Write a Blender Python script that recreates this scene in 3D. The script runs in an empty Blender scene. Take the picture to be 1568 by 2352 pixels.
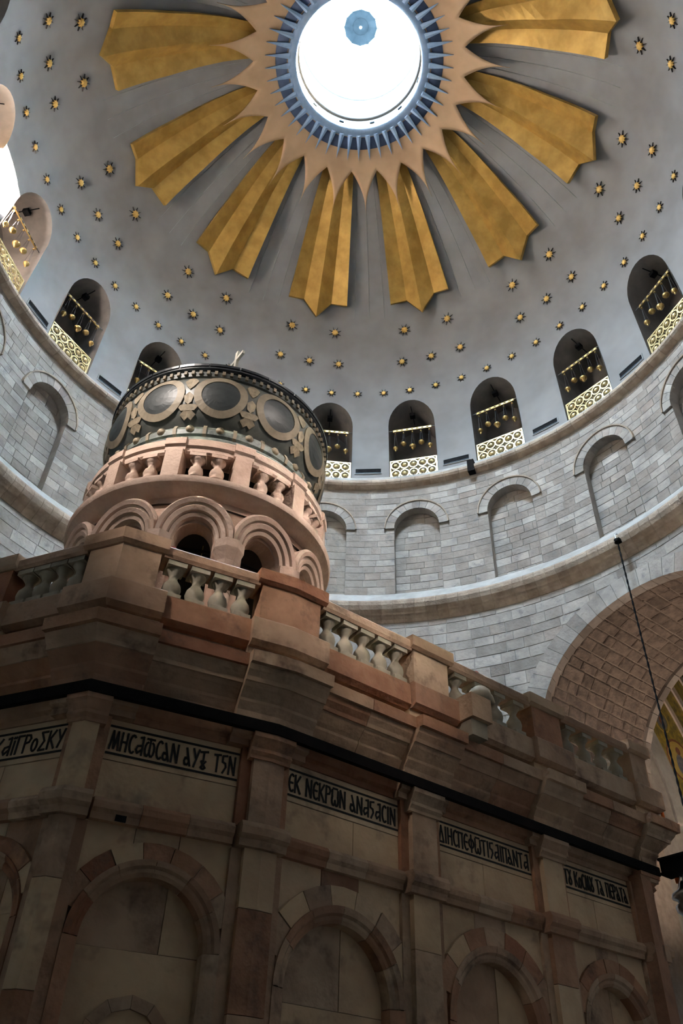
import bpy, math, random
from mathutils import Vector, Matrix

# ------------------------------------------------------------------ camera, light, exposure
scene = bpy.context.scene
COL = scene.collection
R = math.radians
sin, cos, pi, sqrt = math.sin, math.cos, math.pi, math.sqrt
random.seed(7)

FOCAL_PX, YAW, PITCH, ROLL = 1847.72, 0.0005, 0.7148, 0.0398
CAM = Vector((0.0, -11.3747, 1.6))
cam_data = bpy.data.cameras.new('camera')
cam_data.sensor_fit = 'VERTICAL'
cam_data.sensor_height = 36.0
cam_data.lens = FOCAL_PX * 36.0 / 2352.0
cam_data.clip_end = 300
cam = bpy.data.objects.new('camera', cam_data)
COL.objects.link(cam)
_fw = Vector((sin(YAW) * cos(PITCH), cos(YAW) * cos(PITCH), sin(PITCH)))
_r0 = Vector((cos(YAW), -sin(YAW), 0))
_u0 = _r0.cross(_fw)
_r = cos(ROLL) * _r0 + sin(ROLL) * _u0
_u = -sin(ROLL) * _r0 + cos(ROLL) * _u0
_m = Matrix(((_r.x, _u.x, -_fw.x, CAM.x), (_r.y, _u.y, -_fw.y, CAM.y), (_r.z, _u.z, -_fw.z, CAM.z), (0, 0, 0, 1)))
cam.matrix_world = _m
scene.camera = cam


def in_frame(p, margin=0.0):
    d = Vector(p) - CAM
    z = d.dot(_fw)
    if z <= 0:
        return False
    x = 784 + FOCAL_PX * d.dot(_r) / z
    y = 1176 - FOCAL_PX * d.dot(_u) / z
    return -margin < x < 1568 + margin and -margin < y < 2352 + margin


world = bpy.data.worlds.new('sky')
scene.world = world
world.use_nodes = True
_bg = world.node_tree.nodes['Background']
_bg.inputs['Color'].default_value = (0.62, 0.79, 1.0, 1)
_bg.inputs['Strength'].default_value = 6.0
world.cycles.sampling_method = 'NONE'

# daylight sun: comes in over the right shoulder of the dome, through the glazed lantern
sun_data = bpy.data.lights.new('sun', 'SUN')
sun_data.energy = 3200.0
sun_data.angle = R(0.6)
sun_data.color = (1.0, 0.95, 0.86)
sun = bpy.data.objects.new('sun', sun_data)
COL.objects.link(sun)
sun.location = (30, 0, 60)
SUN_DIR = Vector((-9.0, 0.2, -8.4)).normalized()
sun.rotation_euler = SUN_DIR.to_track_quat('-Z', 'Y').to_euler()

SKYLIGHT_STRENGTH = 300.0

scene.view_settings.view_transform = 'Standard'
scene.view_settings.look = 'None'
scene.view_settings.gamma = 1.0
scene.view_settings.use_curve_mapping = False
scene.view_settings.exposure = 1.0
scene.cycles.use_denoising = True
scene.cycles.use_adaptive_sampling = False
scene.cycles.max_bounces = 6
scene.cycles.diffuse_bounces = 4
scene.cycles.glossy_bounces = 4
scene.cycles.transparent_max_bounces = 12
scene.cycles.sample_clamp_indirect = 20.0
scene.cycles.caustics_reflective = False


# ------------------------------------------------------------------ materials
def mat(name, c1, c2=None, rough=0.8, metal=0.0, scale=3.0, bump=0.0, obj_rand=None, detail=3.0, bscale=None,
        dirt=None, spec=0.3):
    m = bpy.data.materials.new(name)
    m.use_nodes = True
    nt = m.node_tree
    b = nt.nodes['Principled BSDF']
    b.inputs['Roughness'].default_value = rough
    b.inputs['Metallic'].default_value = metal
    b.inputs['Specular IOR Level'].default_value = spec
    tc = nt.nodes.new('ShaderNodeTexCoord')
    geo = nt.nodes.new('ShaderNodeNewGeometry')
    no = nt.nodes.new('ShaderNodeTexNoise')
    no.inputs['Scale'].default_value = scale
    no.inputs['Detail'].default_value = detail
    no.inputs['Roughness'].default_value = 0.6
    nt.links.new(geo.outputs['Position'], no.inputs['Vector'])
    mix = nt.nodes.new('ShaderNodeMix')
    mix.data_type = 'RGBA'
    mix.inputs['A'].default_value = (*c1, 1)
    mix.inputs['B'].default_value = (*(c2 or c1), 1)
    ramp = nt.nodes.new('ShaderNodeValToRGB')
    ramp.color_ramp.elements[0].position = 0.35
    ramp.color_ramp.elements[1].position = 0.65
    nt.links.new(no.outputs['Fac'], ramp.inputs['Fac'])
    nt.links.new(ramp.outputs['Color'], mix.inputs['Factor'])
    out = mix.outputs['Result']
    if obj_rand:
        oi = nt.nodes.new('ShaderNodeObjectInfo')
        rr = nt.nodes.new('ShaderNodeValToRGB')
        rr.color_ramp.interpolation = 'LINEAR'
        els = rr.color_ramp.elements
        n = len(obj_rand)
        els[0].color = (*obj_rand[0], 1)
        els[1].color = (*obj_rand[-1], 1)
        for i in range(1, n - 1):
            e = els.new(i / (n - 1))
            e.color = (*obj_rand[i], 1)
        nt.links.new(oi.outputs['Random'], rr.inputs['Fac'])
        mu = nt.nodes.new('ShaderNodeMix')
        mu.data_type = 'RGBA'
        mu.blend_type = 'MULTIPLY'
        mu.inputs['Factor'].default_value = 1.0
        nt.links.new(out, mu.inputs['A'])
        nt.links.new(rr.outputs['Color'], mu.inputs['B'])
        out = mu.outputs['Result']
    if dirt:
        n2 = nt.nodes.new('ShaderNodeTexNoise')
        n2.inputs['Scale'].default_value = dirt[1]
        n2.inputs['Detail'].default_value = 4
        n2.inputs['Roughness'].default_value = 0.7
        nt.links.new(geo.outputs['Position'], n2.inputs['Vector'])
        r2 = nt.nodes.new('ShaderNodeValToRGB')
        r2.color_ramp.elements[0].position = dirt[2]
        r2.color_ramp.elements[1].position = dirt[2] + 0.18
        nt.links.new(n2.outputs['Fac'], r2.inputs['Fac'])
        m2 = nt.nodes.new('ShaderNodeMix')
        m2.data_type = 'RGBA'
        m2.blend_type = 'MIX'
        nt.links.new(r2.outputs['Color'], m2.inputs['Factor'])
        nt.links.new(out, m2.inputs['A'])
        m2.inputs['B'].default_value = (*dirt[0], 1)
        out = m2.outputs['Result']
    nt.links.new(out, b.inputs['Base Color'])
    if bump:
        nb = nt.nodes.new('ShaderNodeTexNoise')
        nb.inputs['Scale'].default_value = bscale or scale * 6
        nb.inputs['Detail'].default_value = 2.5
        nt.links.new(geo.outputs['Position'], nb.inputs['Vector'])
        bp = nt.nodes.new('ShaderNodeBump')
        bp.inputs['Strength'].default_value = bump
        bp.inputs['Distance'].default_value = 0.05
        nt.links.new(nb.outputs['Fac'], bp.inputs['Height'])
        nt.links.new(bp.outputs['Normal'], b.inputs['Normal'])
    return m


M = {}
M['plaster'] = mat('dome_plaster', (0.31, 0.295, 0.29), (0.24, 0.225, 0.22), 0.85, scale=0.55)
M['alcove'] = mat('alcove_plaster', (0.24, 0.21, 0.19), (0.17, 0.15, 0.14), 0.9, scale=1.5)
M['gold'] = mat('gold_leaf', (0.62, 0.38, 0.10), (0.44, 0.26, 0.06), 0.5, metal=0.45, scale=1.6, spec=0.4)
M['crown_gold'] = mat('crown_gold', (0.68, 0.45, 0.27), (0.55, 0.36, 0.21), 0.55, metal=0.35, scale=0.8)
M['gilt'] = mat('gilt_metal', (0.62, 0.42, 0.17), (0.40, 0.25, 0.08), 0.38, metal=0.7, scale=9)
M['pale_gilt'] = mat('pale_gilt', (0.85, 0.68, 0.38), (0.66, 0.48, 0.22), 0.4, metal=0.6, scale=12)
M['star_gold'] = mat('star_gold', (0.95, 0.62, 0.20), (0.80, 0.48, 0.13), 0.45, metal=0.3, scale=9)
M['bronze'] = mat('dark_bronze', (0.05, 0.043, 0.045), (0.035, 0.03, 0.03), 0.6, metal=0.2, scale=8)
M['tooth_shade'] = mat('tooth_shade_blue', (0.075, 0.11, 0.20), (0.05, 0.075, 0.14), 0.6, scale=2.0)  # shade between the crown teeth, put into the colour
M['glare_blue'] = mat('glare_tinted_metal', (0.30, 0.42, 0.60), (0.22, 0.33, 0.50), 0.55, scale=2.0)  # bluish skylight glare on ring and teeth, put into the colour
M['white'] = mat('white_plaster', (0.85, 0.86, 0.88), (0.80, 0.81, 0.83), 0.8, scale=2)
M['lantern'] = mat('lantern_bounce_cut', (0.03, 0.031, 0.033), (0.025, 0.026, 0.028), 0.8, scale=2)  # made-up near-black, put in to cut light bounced onto the upper dome
M['lead'] = mat('lead_grey', (0.16, 0.20, 0.24), (0.11, 0.14, 0.17), 0.6, metal=0.2, scale=4)
M['black'] = mat('flat_black', (0.012, 0.012, 0.013), (0.02, 0.02, 0.021), 0.9, scale=6, spec=0.03)
M['iron'] = mat('black_iron', (0.010, 0.009, 0.009), (0.014, 0.012, 0.011), 0.9, scale=10, spec=0.05)
M['mortar'] = mat('drum_mortar', (0.39, 0.345, 0.31), (0.30, 0.262, 0.235), 0.95, scale=2.5)
_greys = [(0.55, 0.52, 0.50), (0.86, 0.85, 0.84), (1.05, 1.04, 1.03), (0.70, 0.66, 0.63), (0.95, 0.93, 0.92), (0.60, 0.58, 0.57), (1.1, 1.1, 1.1), (0.78, 0.70, 0.66)]
M['drum_stone'] = mat('drum_limestone', (0.51, 0.452, 0.402), (0.35, 0.306, 0.272), 0.9, scale=1.4, bump=0.35, obj_rand=_greys,
                      dirt=((0.20, 0.185, 0.18), 2.6, 0.56))
M['cornice'] = mat('cornice_stone', (0.54, 0.42, 0.32), (0.36, 0.27, 0.205), 0.85, scale=2.5, bump=0.3,
                   obj_rand=[(0.75, 0.72, 0.70), (1, 1, 1), (0.85, 0.83, 0.82)])
M['cornice_light'] = mat('cornice_fillet_stone', (0.44, 0.41, 0.385), (0.34, 0.315, 0.29), 0.9, scale=2)
M['rough_stone'] = mat('rough_soffit_stone', (0.33, 0.26, 0.215), (0.19, 0.15, 0.13), 0.95, scale=4, bump=0.9, bscale=16,
                       obj_rand=[(0.7, 0.68, 0.66), (1, 0.97, 0.95), (0.82, 0.8, 0.78)])
M['soffit_mortar'] = mat('soffit_mortar', (0.40, 0.32, 0.26), (0.30, 0.24, 0.20), 0.95, scale=5)
_shr = [(0.78, 0.62, 0.52), (1.0, 0.90, 0.80), (0.92, 0.80, 0.66), (0.70, 0.46, 0.36), (0.98, 0.86, 0.74), (0.88, 0.70, 0.58), (1.0, 0.93, 0.84)]
M['seam'] = mat('dome_seam', (0.46, 0.45, 0.45), (0.40, 0.39, 0.385), 0.85, scale=2)
M['disc_dark'] = mat('disc_dark_metal', (0.006, 0.0085, 0.0105), (0.004, 0.006, 0.0075), 0.9, scale=4, spec=0.0)
M['cup_inside_shade'] = mat('cupola_inside_shade', (0.035, 0.027, 0.022), (0.025, 0.02, 0.017), 0.9, scale=3)  # shade of the unlit cupola interior as base colour
M['shrine'] = mat('shrine_limestone', (0.50, 0.395, 0.305), (0.36, 0.27, 0.20), 0.7, scale=2.4, bump=0.25, obj_rand=_shr,
                  dirt=((0.17, 0.105, 0.07), 2.3, 0.53))
M['shrine_red'] = mat('shrine_red_limestone', (0.44, 0.275, 0.185), (0.31, 0.18, 0.115), 0.7, scale=3.0, bump=0.25, obj_rand=_shr,
                      dirt=((0.15, 0.085, 0.055), 2.6, 0.54))
M['shrine_pale'] = mat('shrine_pale_limestone', (0.62, 0.51, 0.38), (0.48, 0.38, 0.28), 0.7, scale=2.0, bump=0.15, obj_rand=_shr[1:3] + _shr[4:5],
                       dirt=((0.24, 0.17, 0.115), 1.8, 0.56))
M['baluster'] = mat('baluster_stone', (0.38, 0.33, 0.26), (0.28, 0.24, 0.185), 0.75, scale=5, obj_rand=[(0.8, 0.8, 0.78), (1, 1, 0.97)])
M['pink_stone'] = mat('cupola_pink_stone', (0.57, 0.42, 0.335), (0.45, 0.32, 0.25), 0.75, scale=3, bump=0.2,
                      obj_rand=[(0.88, 0.84, 0.82), (1, 1, 1), (0.94, 0.9, 0.88)])
M['pink_dark'] = mat('cupola_inner_stone', (0.50, 0.33, 0.25), (0.40, 0.26, 0.19), 0.8, scale=3, bump=0.2)
M['cup_dark'] = mat('cupola_dark_paint', (0.045, 0.05, 0.046), (0.09, 0.09, 0.075), 0.42, scale=6, spec=0.5)
M['cup_disc'] = mat('cupola_medallion_black', (0.018, 0.022, 0.022), (0.03, 0.034, 0.034), 0.45, scale=5, spec=0.3)
M['cup_ring'] = mat('cupola_medallion_ring', (0.27, 0.22, 0.155), (0.20, 0.16, 0.11), 0.55, scale=6)
M['cup_leaf'] = mat('cupola_leaf_paint', (0.34, 0.27, 0.18), (0.20, 0.16, 0.11), 0.6, scale=14)
M['cup_green'] = mat('cupola_collar_paint', (0.20, 0.22, 0.19), (0.07, 0.08, 0.075), 0.5, scale=7)
M['cup_rim'] = mat('cupola_rim_metal', (0.03, 0.035, 0.037), (0.06, 0.06, 0.065), 0.3, metal=0.3, scale=8, spec=0.6)
M['ink'] = mat('inscription_black', (0.012, 0.010, 0.009), (0.02, 0.017, 0.015), 0.7, scale=20)
M['floor'] = mat('floor_stone', (0.12, 0.09, 0.065), (0.08, 0.06, 0.045), 0.6, scale=1.5)
M['ambulatory'] = mat('ambulatory_stone', (0.20, 0.165, 0.135), (0.14, 0.11, 0.09), 0.9, scale=1.5)
M['mosaic'] = mat('gold_mosaic', (0.50, 0.34, 0.06), (0.20, 0.16, 0.05), 0.4, metal=0.2, scale=5,
                  dirt=((0.12, 0.13, 0.10), 4.0, 0.60))
M['mosaic_plain'] = mat('gold_mosaic_plain', (0.70, 0.48, 0.14), (0.60, 0.40, 0.10), 0.4, metal=0.2, scale=8)
M['robe'] = mat('mosaic_robe', (0.16, 0.17, 0.22), (0.30, 0.26, 0.25), 0.6, scale=8)
M['skin_mosaic'] = mat('mosaic_red', (0.36, 0.13, 0.07), (0.25, 0.10, 0.06), 0.6, scale=8)
M['pink_rib'] = mat('pink_rib_stone', (0.80, 0.66, 0.60), (0.70, 0.56, 0.50), 0.7, scale=8)
M['orange'] = mat('orange_wax', (0.95, 0.22, 0.03), (0.85, 0.18, 0.03), 0.5, scale=8)
M['red'] = mat('red_plastic', (0.60, 0.03, 0.02), (0.50, 0.03, 0.02), 0.4, scale=8)
M['silver'] = mat('silver', (0.62, 0.62, 0.63), (0.42, 0.42, 0.44), 0.3, metal=0.9, scale=10)
M['white_gilt'] = mat('white_gilt', (0.95, 0.88, 0.74), (0.90, 0.80, 0.62), 0.3, metal=0.3, scale=10)


def glazing():
    m = bpy.data.materials.new('skylight_glazing')
    m.use_nodes = True
    nt = m.node_tree
    nt.nodes.clear()
    o = nt.nodes.new('ShaderNodeOutputMaterial')
    mx = nt.nodes.new('ShaderNodeMixShader')
    tr = nt.nodes.new('ShaderNodeBsdfTransparent')
    em = nt.nodes.new('ShaderNodeEmission')
    em.inputs['Color'].default_value = (0.60, 0.82, 1.0, 1)
    em.inputs['Strength'].default_value = SKYLIGHT_STRENGTH
    mx.inputs['Fac'].default_value = 0.55
    nt.links.new(tr.outputs[0], mx.inputs[1])
    nt.links.new(em.outputs[0], mx.inputs[2])
    nt.links.new(mx.outputs[0], o.inputs['Surface'])
    return m


M['glazing'] = glazing()


# ------------------------------------------------------------------ helpers
class MB:
    """collects vertices and faces for one mesh"""
    def __init__(self):
        self.v, self.f = [], []

    def add(self, vs, fs):
        o = len(self.v)
        self.v += [tuple(p) for p in vs]
        self.f += [tuple(i + o for i in f) for f in fs]
        return self

    def box(self, x0, x1, y0, y1, z0, z1, fn=None):
        vs = [(x, y, z) for x in (x0, x1) for y in (y0, y1) for z in (z0, z1)]
        if fn:
            vs = [fn(*p) for p in vs]
        return self.add(vs, [(0, 1, 3, 2), (4, 6, 7, 5), (0, 4, 5, 1), (2, 3, 7, 6), (0, 2, 6, 4), (1, 5, 7, 3)])

    def lathe(self, prof, n=16, cx=0, cy=0, a0=0.0, a1=2 * pi, z0=0.0):
        full = abs(a1 - a0 - 2 * pi) < 1e-6
        st = n if full else n + 1
        o = []
        for i in range(st):
            a = a0 + (a1 - a0) * i / n
            o += [(cx + r * sin(a), cy - r * cos(a), z0 + z) for r, z in prof]
        k = len(prof)
        fs = []
        for i in range(n):
            j = (i + 1) % st
            for q in range(k - 1):
                fs.append((i * k + q, j * k + q, j * k + q + 1, i * k + q + 1))
        return self.add(o, fs)

    def tube(self, pts, r, n=6):
        pts = [Vector(p) for p in pts]
        rings = []
        for i, p in enumerate(pts):
            t = (pts[min(i + 1, len(pts) - 1)] - pts[max(i - 1, 0)]).normalized()
            a = Vector((0, 0, 1)) if abs(t.z) < 0.9 else Vector((1, 0, 0))
            x = t.cross(a).normalized()
            y = t.cross(x)
            rr = r[i] if isinstance(r, (list, tuple)) else r
            rings.append([p + rr * (cos(2 * pi * k / n) * x + sin(2 * pi * k / n) * y) for k in range(n)])
        vs = [q for g in rings for q in g]
        fs = [(i * n + k, i * n + (k + 1) % n, (i + 1) * n + (k + 1) % n, (i + 1) * n + k) for i in range(len(pts) - 1) for k in range(n)]
        fs += [tuple(range(n)), tuple(range((len(pts) - 1) * n, len(pts) * n))]
        return self.add(vs, fs)

    def prism(self, poly, fn0, fn1):
        """poly: list of 2D points; fn0/fn1 map a 2D point to the front / back 3D point"""
        n = len(poly)
        vs = [fn0(*p) for p in poly] + [fn1(*p) for p in poly]
        fs = [tuple(range(n)), tuple(range(2 * n - 1, n - 1, -1))] + [(i, i + n, (i + 1) % n + n, (i + 1) % n) for i in range(n)]
        return self.add(vs, fs)

    def mesh(self, name, m, smooth=False):
        me = bpy.data.meshes.new(name)
        me.from_pydata([tuple(p) for p in self.v], [], self.f)
        me.materials.append(m)
        if smooth:
            me.polygons.foreach_set('use_smooth', [True] * len(me.polygons))
        me.update()
        return me

    def build(self, name, m, parent=None, smooth=False, loc=None, rotz=None):
        return link(name, self.mesh(name, m, smooth), parent, loc, rotz)


def link(name, me, parent=None, loc=None, rotz=None, scale=None):
    o = bpy.data.objects.new(name, me)
    COL.objects.link(o)
    if parent:
        o.parent = parent
    if loc is not None:
        o.location = loc
    if rotz is not None:
        o.rotation_euler = (0, 0, rotz)
    if scale is not None:
        o.scale = scale
    return o


def thing(name, label, cat, loc=(0, 0, 0), rotz=0.0, group=None):
    o = bpy.data.objects.new(name, None)
    COL.objects.link(o)
    o.location = loc
    o.rotation_euler = (0, 0, rotz)
    o.empty_display_size = 0.1
    return tag(o, label, cat, group)


def tag(o, label, cat, group=None):
    o['label'] = label
    o['category'] = cat
    if group:
        o['group'] = group
    return o


def struct(o, label):
    o['kind'] = 'structure'
    o['label'] = label
    return o


ORD = ['leftmost', 'second', 'third', 'fourth', 'fifth', 'sixth', 'seventh', 'eighth', 'ninth', 'tenth', 'eleventh', 'twelfth',
       'thirteenth', 'fourteenth', 'fifteenth', 'sixteenth', 'seventeenth', 'eighteenth', 'nineteenth', 'twentieth',
       'twenty-first', 'twenty-second', 'twenty-third', 'twenty-fourth', 'twenty-fifth', 'twenty-sixth', 'twenty-seventh',
       'twenty-eighth', 'twenty-ninth', 'thirtieth', 'thirty-first', 'thirty-second', 'thirty-third', 'thirty-fourth', 'thirty-fifth']


def nth(i, side='left'):
    return (side + 'most') if i == 0 else ORD[i] + ' from the ' + side


def cyl(a, r, z):
    """a in degrees, 0 = straight away from the camera, positive to the right"""
    return Vector((r * sin(R(a)), r * cos(R(a)), z))


def bevel_box_mesh(name, m, b=0.06):
    """unit stone: x width, y depth (-y faces the room), z height; front edge chamfered"""
    h = 0.5
    vs = [(-h, h, -h), (h, h, -h), (h, h, h), (-h, h, h),
          (-h, -h + 0.25, -h), (h, -h + 0.25, -h), (h, -h + 0.25, h), (-h, -h + 0.25, h),
          (-h + b * 0.6, -h, -h + b), (h - b * 0.6, -h, -h + b), (h - b * 0.6, -h, h - b), (-h + b * 0.6, -h, h - b)]
    fs = [(3, 2, 1, 0), (0, 1, 5, 4), (1, 2, 6, 5), (2, 3, 7, 6), (3, 0, 4, 7), (4, 5, 9, 8), (5, 6, 10, 9), (6, 7, 11, 10), (7, 4, 8, 11), (8, 9, 10, 11)]
    me = bpy.data.meshes.new(name)
    me.from_pydata(vs, [], fs)
    me.materials.append(m)
    me.update()
    return me


def revolve(prof, a0, a1, n, closed=False):
    """prof: (r, z) list, angles in degrees (0 = away from the camera)"""
    mb = MB()
    full = abs(a1 - a0 - 360) < 1e-6
    st = n if full else n + 1
    k = len(prof)
    for i in range(st):
        a = a0 + (a1 - a0) * i / n
        mb.v += [tuple(cyl(a, r, z)) for r, z in prof]
    for i in range(n):
        j = (i + 1) % st
        for q in range(k if closed else k - 1):
            q2 = (q + 1) % k
            mb.f.append((i * k + q, j * k + q, j * k + q2, i * k + q2))
    if closed and not full:
        mb.f.append(tuple(range(k)))
        mb.f.append(tuple(range((st - 1) * k, st * k)))
    return mb
# ------------------------------------------------------------------ rotunda geometry
RD, ZD = 10.62, 23.3            # dome radius and springing height
WIN_AZ = [-112.5, -95.6, -77.6, -59.6, -41.3, -22.3, -3.2, 14.45, 32.3, 51.3, 70.2, 88.3]
WIN_HW, WIN_Z0, WIN_ZS, WIN_RISE = 0.92, 22.25, 25.02, 1.12


def rdome(z):
    return RD if z <= ZD else sqrt(max(0.01, RD * RD - (z - ZD) ** 2))


def arch_z(x, hw, zs, rise):
    return zs + rise * sqrt(max(0.0, 1 - (x / hw) ** 2))


def columns(step, centres, hw_deg, nin):
    cols = []
    a = -180.0
    while a < 180 - 1e-6:
        if not any(abs(a - c) < hw_deg + step * 0.3 for c in centres):
            cols.append((a, None))
        a += step
    for c in centres:
        for i in range(nin + 1):
            cols.append((c + hw_deg * -cos(pi * i / nin), c))
    cols.sort(key=lambda q: q[0])
    cols.append((cols[0][0] + 360, cols[0][1]))
    return cols


# dome shell with the alcove openings left out
mb = MB()
hwd = math.degrees(math.asin(WIN_HW / RD))
cols = columns(1.5, WIN_AZ, hwd, 14)
ZT, NR = 27.0, 12
zo = ZD + sqrt(RD * RD - 2.28 ** 2)
for (a0, c0), (a1, c1) in zip(cols, cols[1:]):
    inside = c0 is not None and c0 == c1
    zs = []
    for a, c in ((a0, c0), (a1, c1)):
        zs.append(arch_z(RD * sin(R(a - c)), WIN_HW, WIN_ZS, WIN_RISE) if inside else WIN_Z0 - 0.6)
    for k in range(NR):
        q = []
        for (a, zb), t in (((a0, zs[0]), k), ((a1, zs[1]), k), ((a1, zs[1]), k + 1), ((a0, zs[0]), k + 1)):
            z = zb + (ZT - zb) * t / NR
            q.append(cyl(a, rdome(z), z))
        mb.add(q, [(0, 1, 2, 3)])
    e0, e1 = math.asin((ZT - ZD) / RD), math.asin((zo - ZD) / RD)
    for k in range(18):
        q = []
        for a, t in ((a0, k), (a1, k), (a1, k + 1), (a0, k + 1)):
            e = e0 + (e1 - e0) * t / 18
            q.append(cyl(a, RD * cos(e), ZD + RD * sin(e)))
        mb.add(q, [(0, 1, 2, 3)])
import bmesh


def weld(o, d=0.0005):
    bm = bmesh.new()
    bm.from_mesh(o.data)
    bmesh.ops.remove_doubles(bm, verts=bm.verts, dist=d)
    bmesh.ops.recalc_face_normals(bm, faces=bm.faces)
    bm.to_mesh(o.data)
    bm.free()
    return o


ceiling = weld(mb.build('ceiling', M['plaster'], smooth=True))
struct(ceiling, 'grey plaster dome of the rotunda with arched alcoves at its foot')
outer = [(12.9, 15.0), (12.9, 24.0)] + [(12.9 * cos(R(e)), 24.0 + 12.6 * sin(R(e))) for e in range(6, 76, 6)] + [(3.0, 36.2), (2.6, 35.65)]
revolve(outer, -180, 180, 48).build('roof_shell', M['lead'], ceiling, True)

# alcoves (windows of the dome foot)
ALC = ['topmost alcove at the left edge', 'alcove cut by the left edge', 'alcove right of the sunlit patch',
       'second whole alcove from left', 'alcove half behind the cupola', 'alcove behind the cupola',
       'alcove peeking out right of the cupola', 'first whole alcove right of the cupola', 'second whole alcove right of the cupola',
       'third whole alcove right of the cupola', 'last alcove at right', 'alcove cut by the right edge']
windows = {}
for n, az in enumerate(WIN_AZ):
    if n == 5:
        continue
    t = Vector((cos(R(az)), -sin(R(az)), 0))
    d = Vector((sin(R(az)), cos(R(az)), 0))
    pts = [(-WIN_HW, WIN_Z0 - 0.05)] + [(-WIN_HW * cos(pi * i / 20), arch_z(WIN_HW * cos(pi * i / 20), WIN_HW, WIN_ZS, WIN_RISE)) for i in range(21)] + [(WIN_HW, WIN_Z0 - 0.05)]
    mb = MB()
    front = []
    for x, z in pts:
        a = math.degrees(math.asin(x / RD))
        p = cyl(az + a, rdome(z), z)
        front.append(p)
    k = len(pts)
    back = [t * x + d * 12.1 + Vector((0, 0, z)) for x, z in pts]
    mb.add(front + back, [(i, i + 1, i + 1 + k, i + k) for i in range(k - 1)])
    mb.add([front[0], front[-1], back[-1], back[0]], [(0, 1, 2, 3)])
    w = bpy.data.objects.new('window_%d' % (n + 1), None)
    COL.objects.link(w)
    struct(w, 'arched dark window alcove, the ' + ALC[n])
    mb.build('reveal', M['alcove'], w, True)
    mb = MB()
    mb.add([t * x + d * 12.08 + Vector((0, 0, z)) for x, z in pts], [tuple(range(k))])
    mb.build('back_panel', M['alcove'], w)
    mb = MB()
    mb.box(-0.1, 0.1, 10.82, 11.02, 25.86, 26.02, lambda x, y, z: t * x + d * y + Vector((0, 0, z)))
    mb.build('hatch', M['black'], w)
    mb = MB()
    mb.box(-0.012, 0.012, 10.5, 11.5, 26.02, 26.05, lambda x, y, z: t * x + d * y + Vector((0, 0, z)))
    mb.build('conduit', M['black'], w)
    windows[n] = w

# gilded openwork grilles, lamp rails and oil lamps in the alcoves
GW, GZ0, GZ1 = 0.90, 22.28, 23.25
fr = MB()
fr.box(-GW, GW, -0.03, 0.03, GZ1 - 0.05 - GZ0, GZ1 - GZ0)
fr.box(-GW, GW, -0.03, 0.03, 0, 0.05)
fr.box(-GW, -GW + 0.045, -0.03, 0.03, 0.05, GZ1 - 0.05 - GZ0)
fr.box(GW - 0.045, GW, -0.03, 0.03, 0.05, GZ1 - 0.05 - GZ0)
me_frame = fr.mesh('grille_frame', M['pale_gilt'])
CW, CH = (2 * GW - 0.09) / 5, (GZ1 - GZ0 - 0.1) / 2
ro = MB()
for k in range(16):
    a0, a1 = 2 * pi * k / 16, 2 * pi * (k + 1) / 16
    q = []
    for rr, yy in ((0.185, 0.015), (0.185, -0.02), (0.145, -0.02), (0.145, 0.015)):
        q.append((rr * cos(a0), yy, rr * sin(a0) * 1.12))
    for rr, yy in ((0.185, 0.015), (0.185, -0.02), (0.145, -0.02), (0.145, 0.015)):
        q.append((rr * cos(a1), yy, rr * sin(a1) * 1.12))
    ro.add(q, [(0, 4, 5, 1), (1, 5, 6, 2), (2, 6, 7, 3), (3, 7, 4, 0)])
for k in range(8):
    a = 2 * pi * k / 8 + 0.2
    ro.tube([(0.05 * cos(a), -0.005, 0.05 * sin(a)), (0.16 * cos(a), -0.005, 0.17 * sin(a))], 0.011, 4)
ro.lathe([(0.0, 0.0), (0.085, 0.0), (0.08, 0.035), (0.045, 0.06), (0.0, 0.07)], 10)
# turn the boss part (lathe axis z) to face the room: last lathe verts
nb = 10 * 5
for i in range(len(ro.v) - nb, len(ro.v)):
    x, y, z = ro.v[i]
    ro.v[i] = (x, -z, y)
me_ros = ro.mesh('grille_rosette', M['pale_gilt'])
la = MB()
for i in range(5):
    for j in range(2):
        cx, cz = -GW + 0.045 + CW * (i + 0.5), 0.05 + CH * (j + 0.5)
        for sx in (-1, 1):
            pts = [(cx + sx * CW / 2, 0.0, cz - CH / 2), (cx + sx * CW * 0.30, -0.012, cz - CH * 0.18), (cx + sx * CW * 0.30, 0, cz + CH * 0.18), (cx + sx * CW / 2, 0.0, cz + CH / 2)]
            la.tube(pts, 0.014, 4)
        la.tube([(cx - CW / 2, 0.01, cz - CH / 2), (cx + CW / 2, 0.01, cz + CH / 2)], 0.010, 4)
        la.tube([(cx + CW / 2, 0.01, cz - CH / 2), (cx - CW / 2, 0.01, cz + CH / 2)], 0.010, 4)
me_lat = la.mesh('grille_lattice', M['pale_gilt'])

bar = MB()
bar.box(-0.76, 0.76, -0.02, 0.02, -0.045, 0.045)
me_bar = bar.mesh('rail_beam', M['gilt'])
st = MB()
st.box(-0.05, 0.05, -0.03, -0.018, -0.022, 0.022)
me_stud = st.mesh('rail_stud', M['bronze'])
end = MB().lathe([(0.0, -0.06), (0.05, -0.03), (0.055, 0.02), (0.03, 0.06), (0.0, 0.08)], 10)
me_end = end.mesh('rail_knob', M['gilt'], True)

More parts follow.
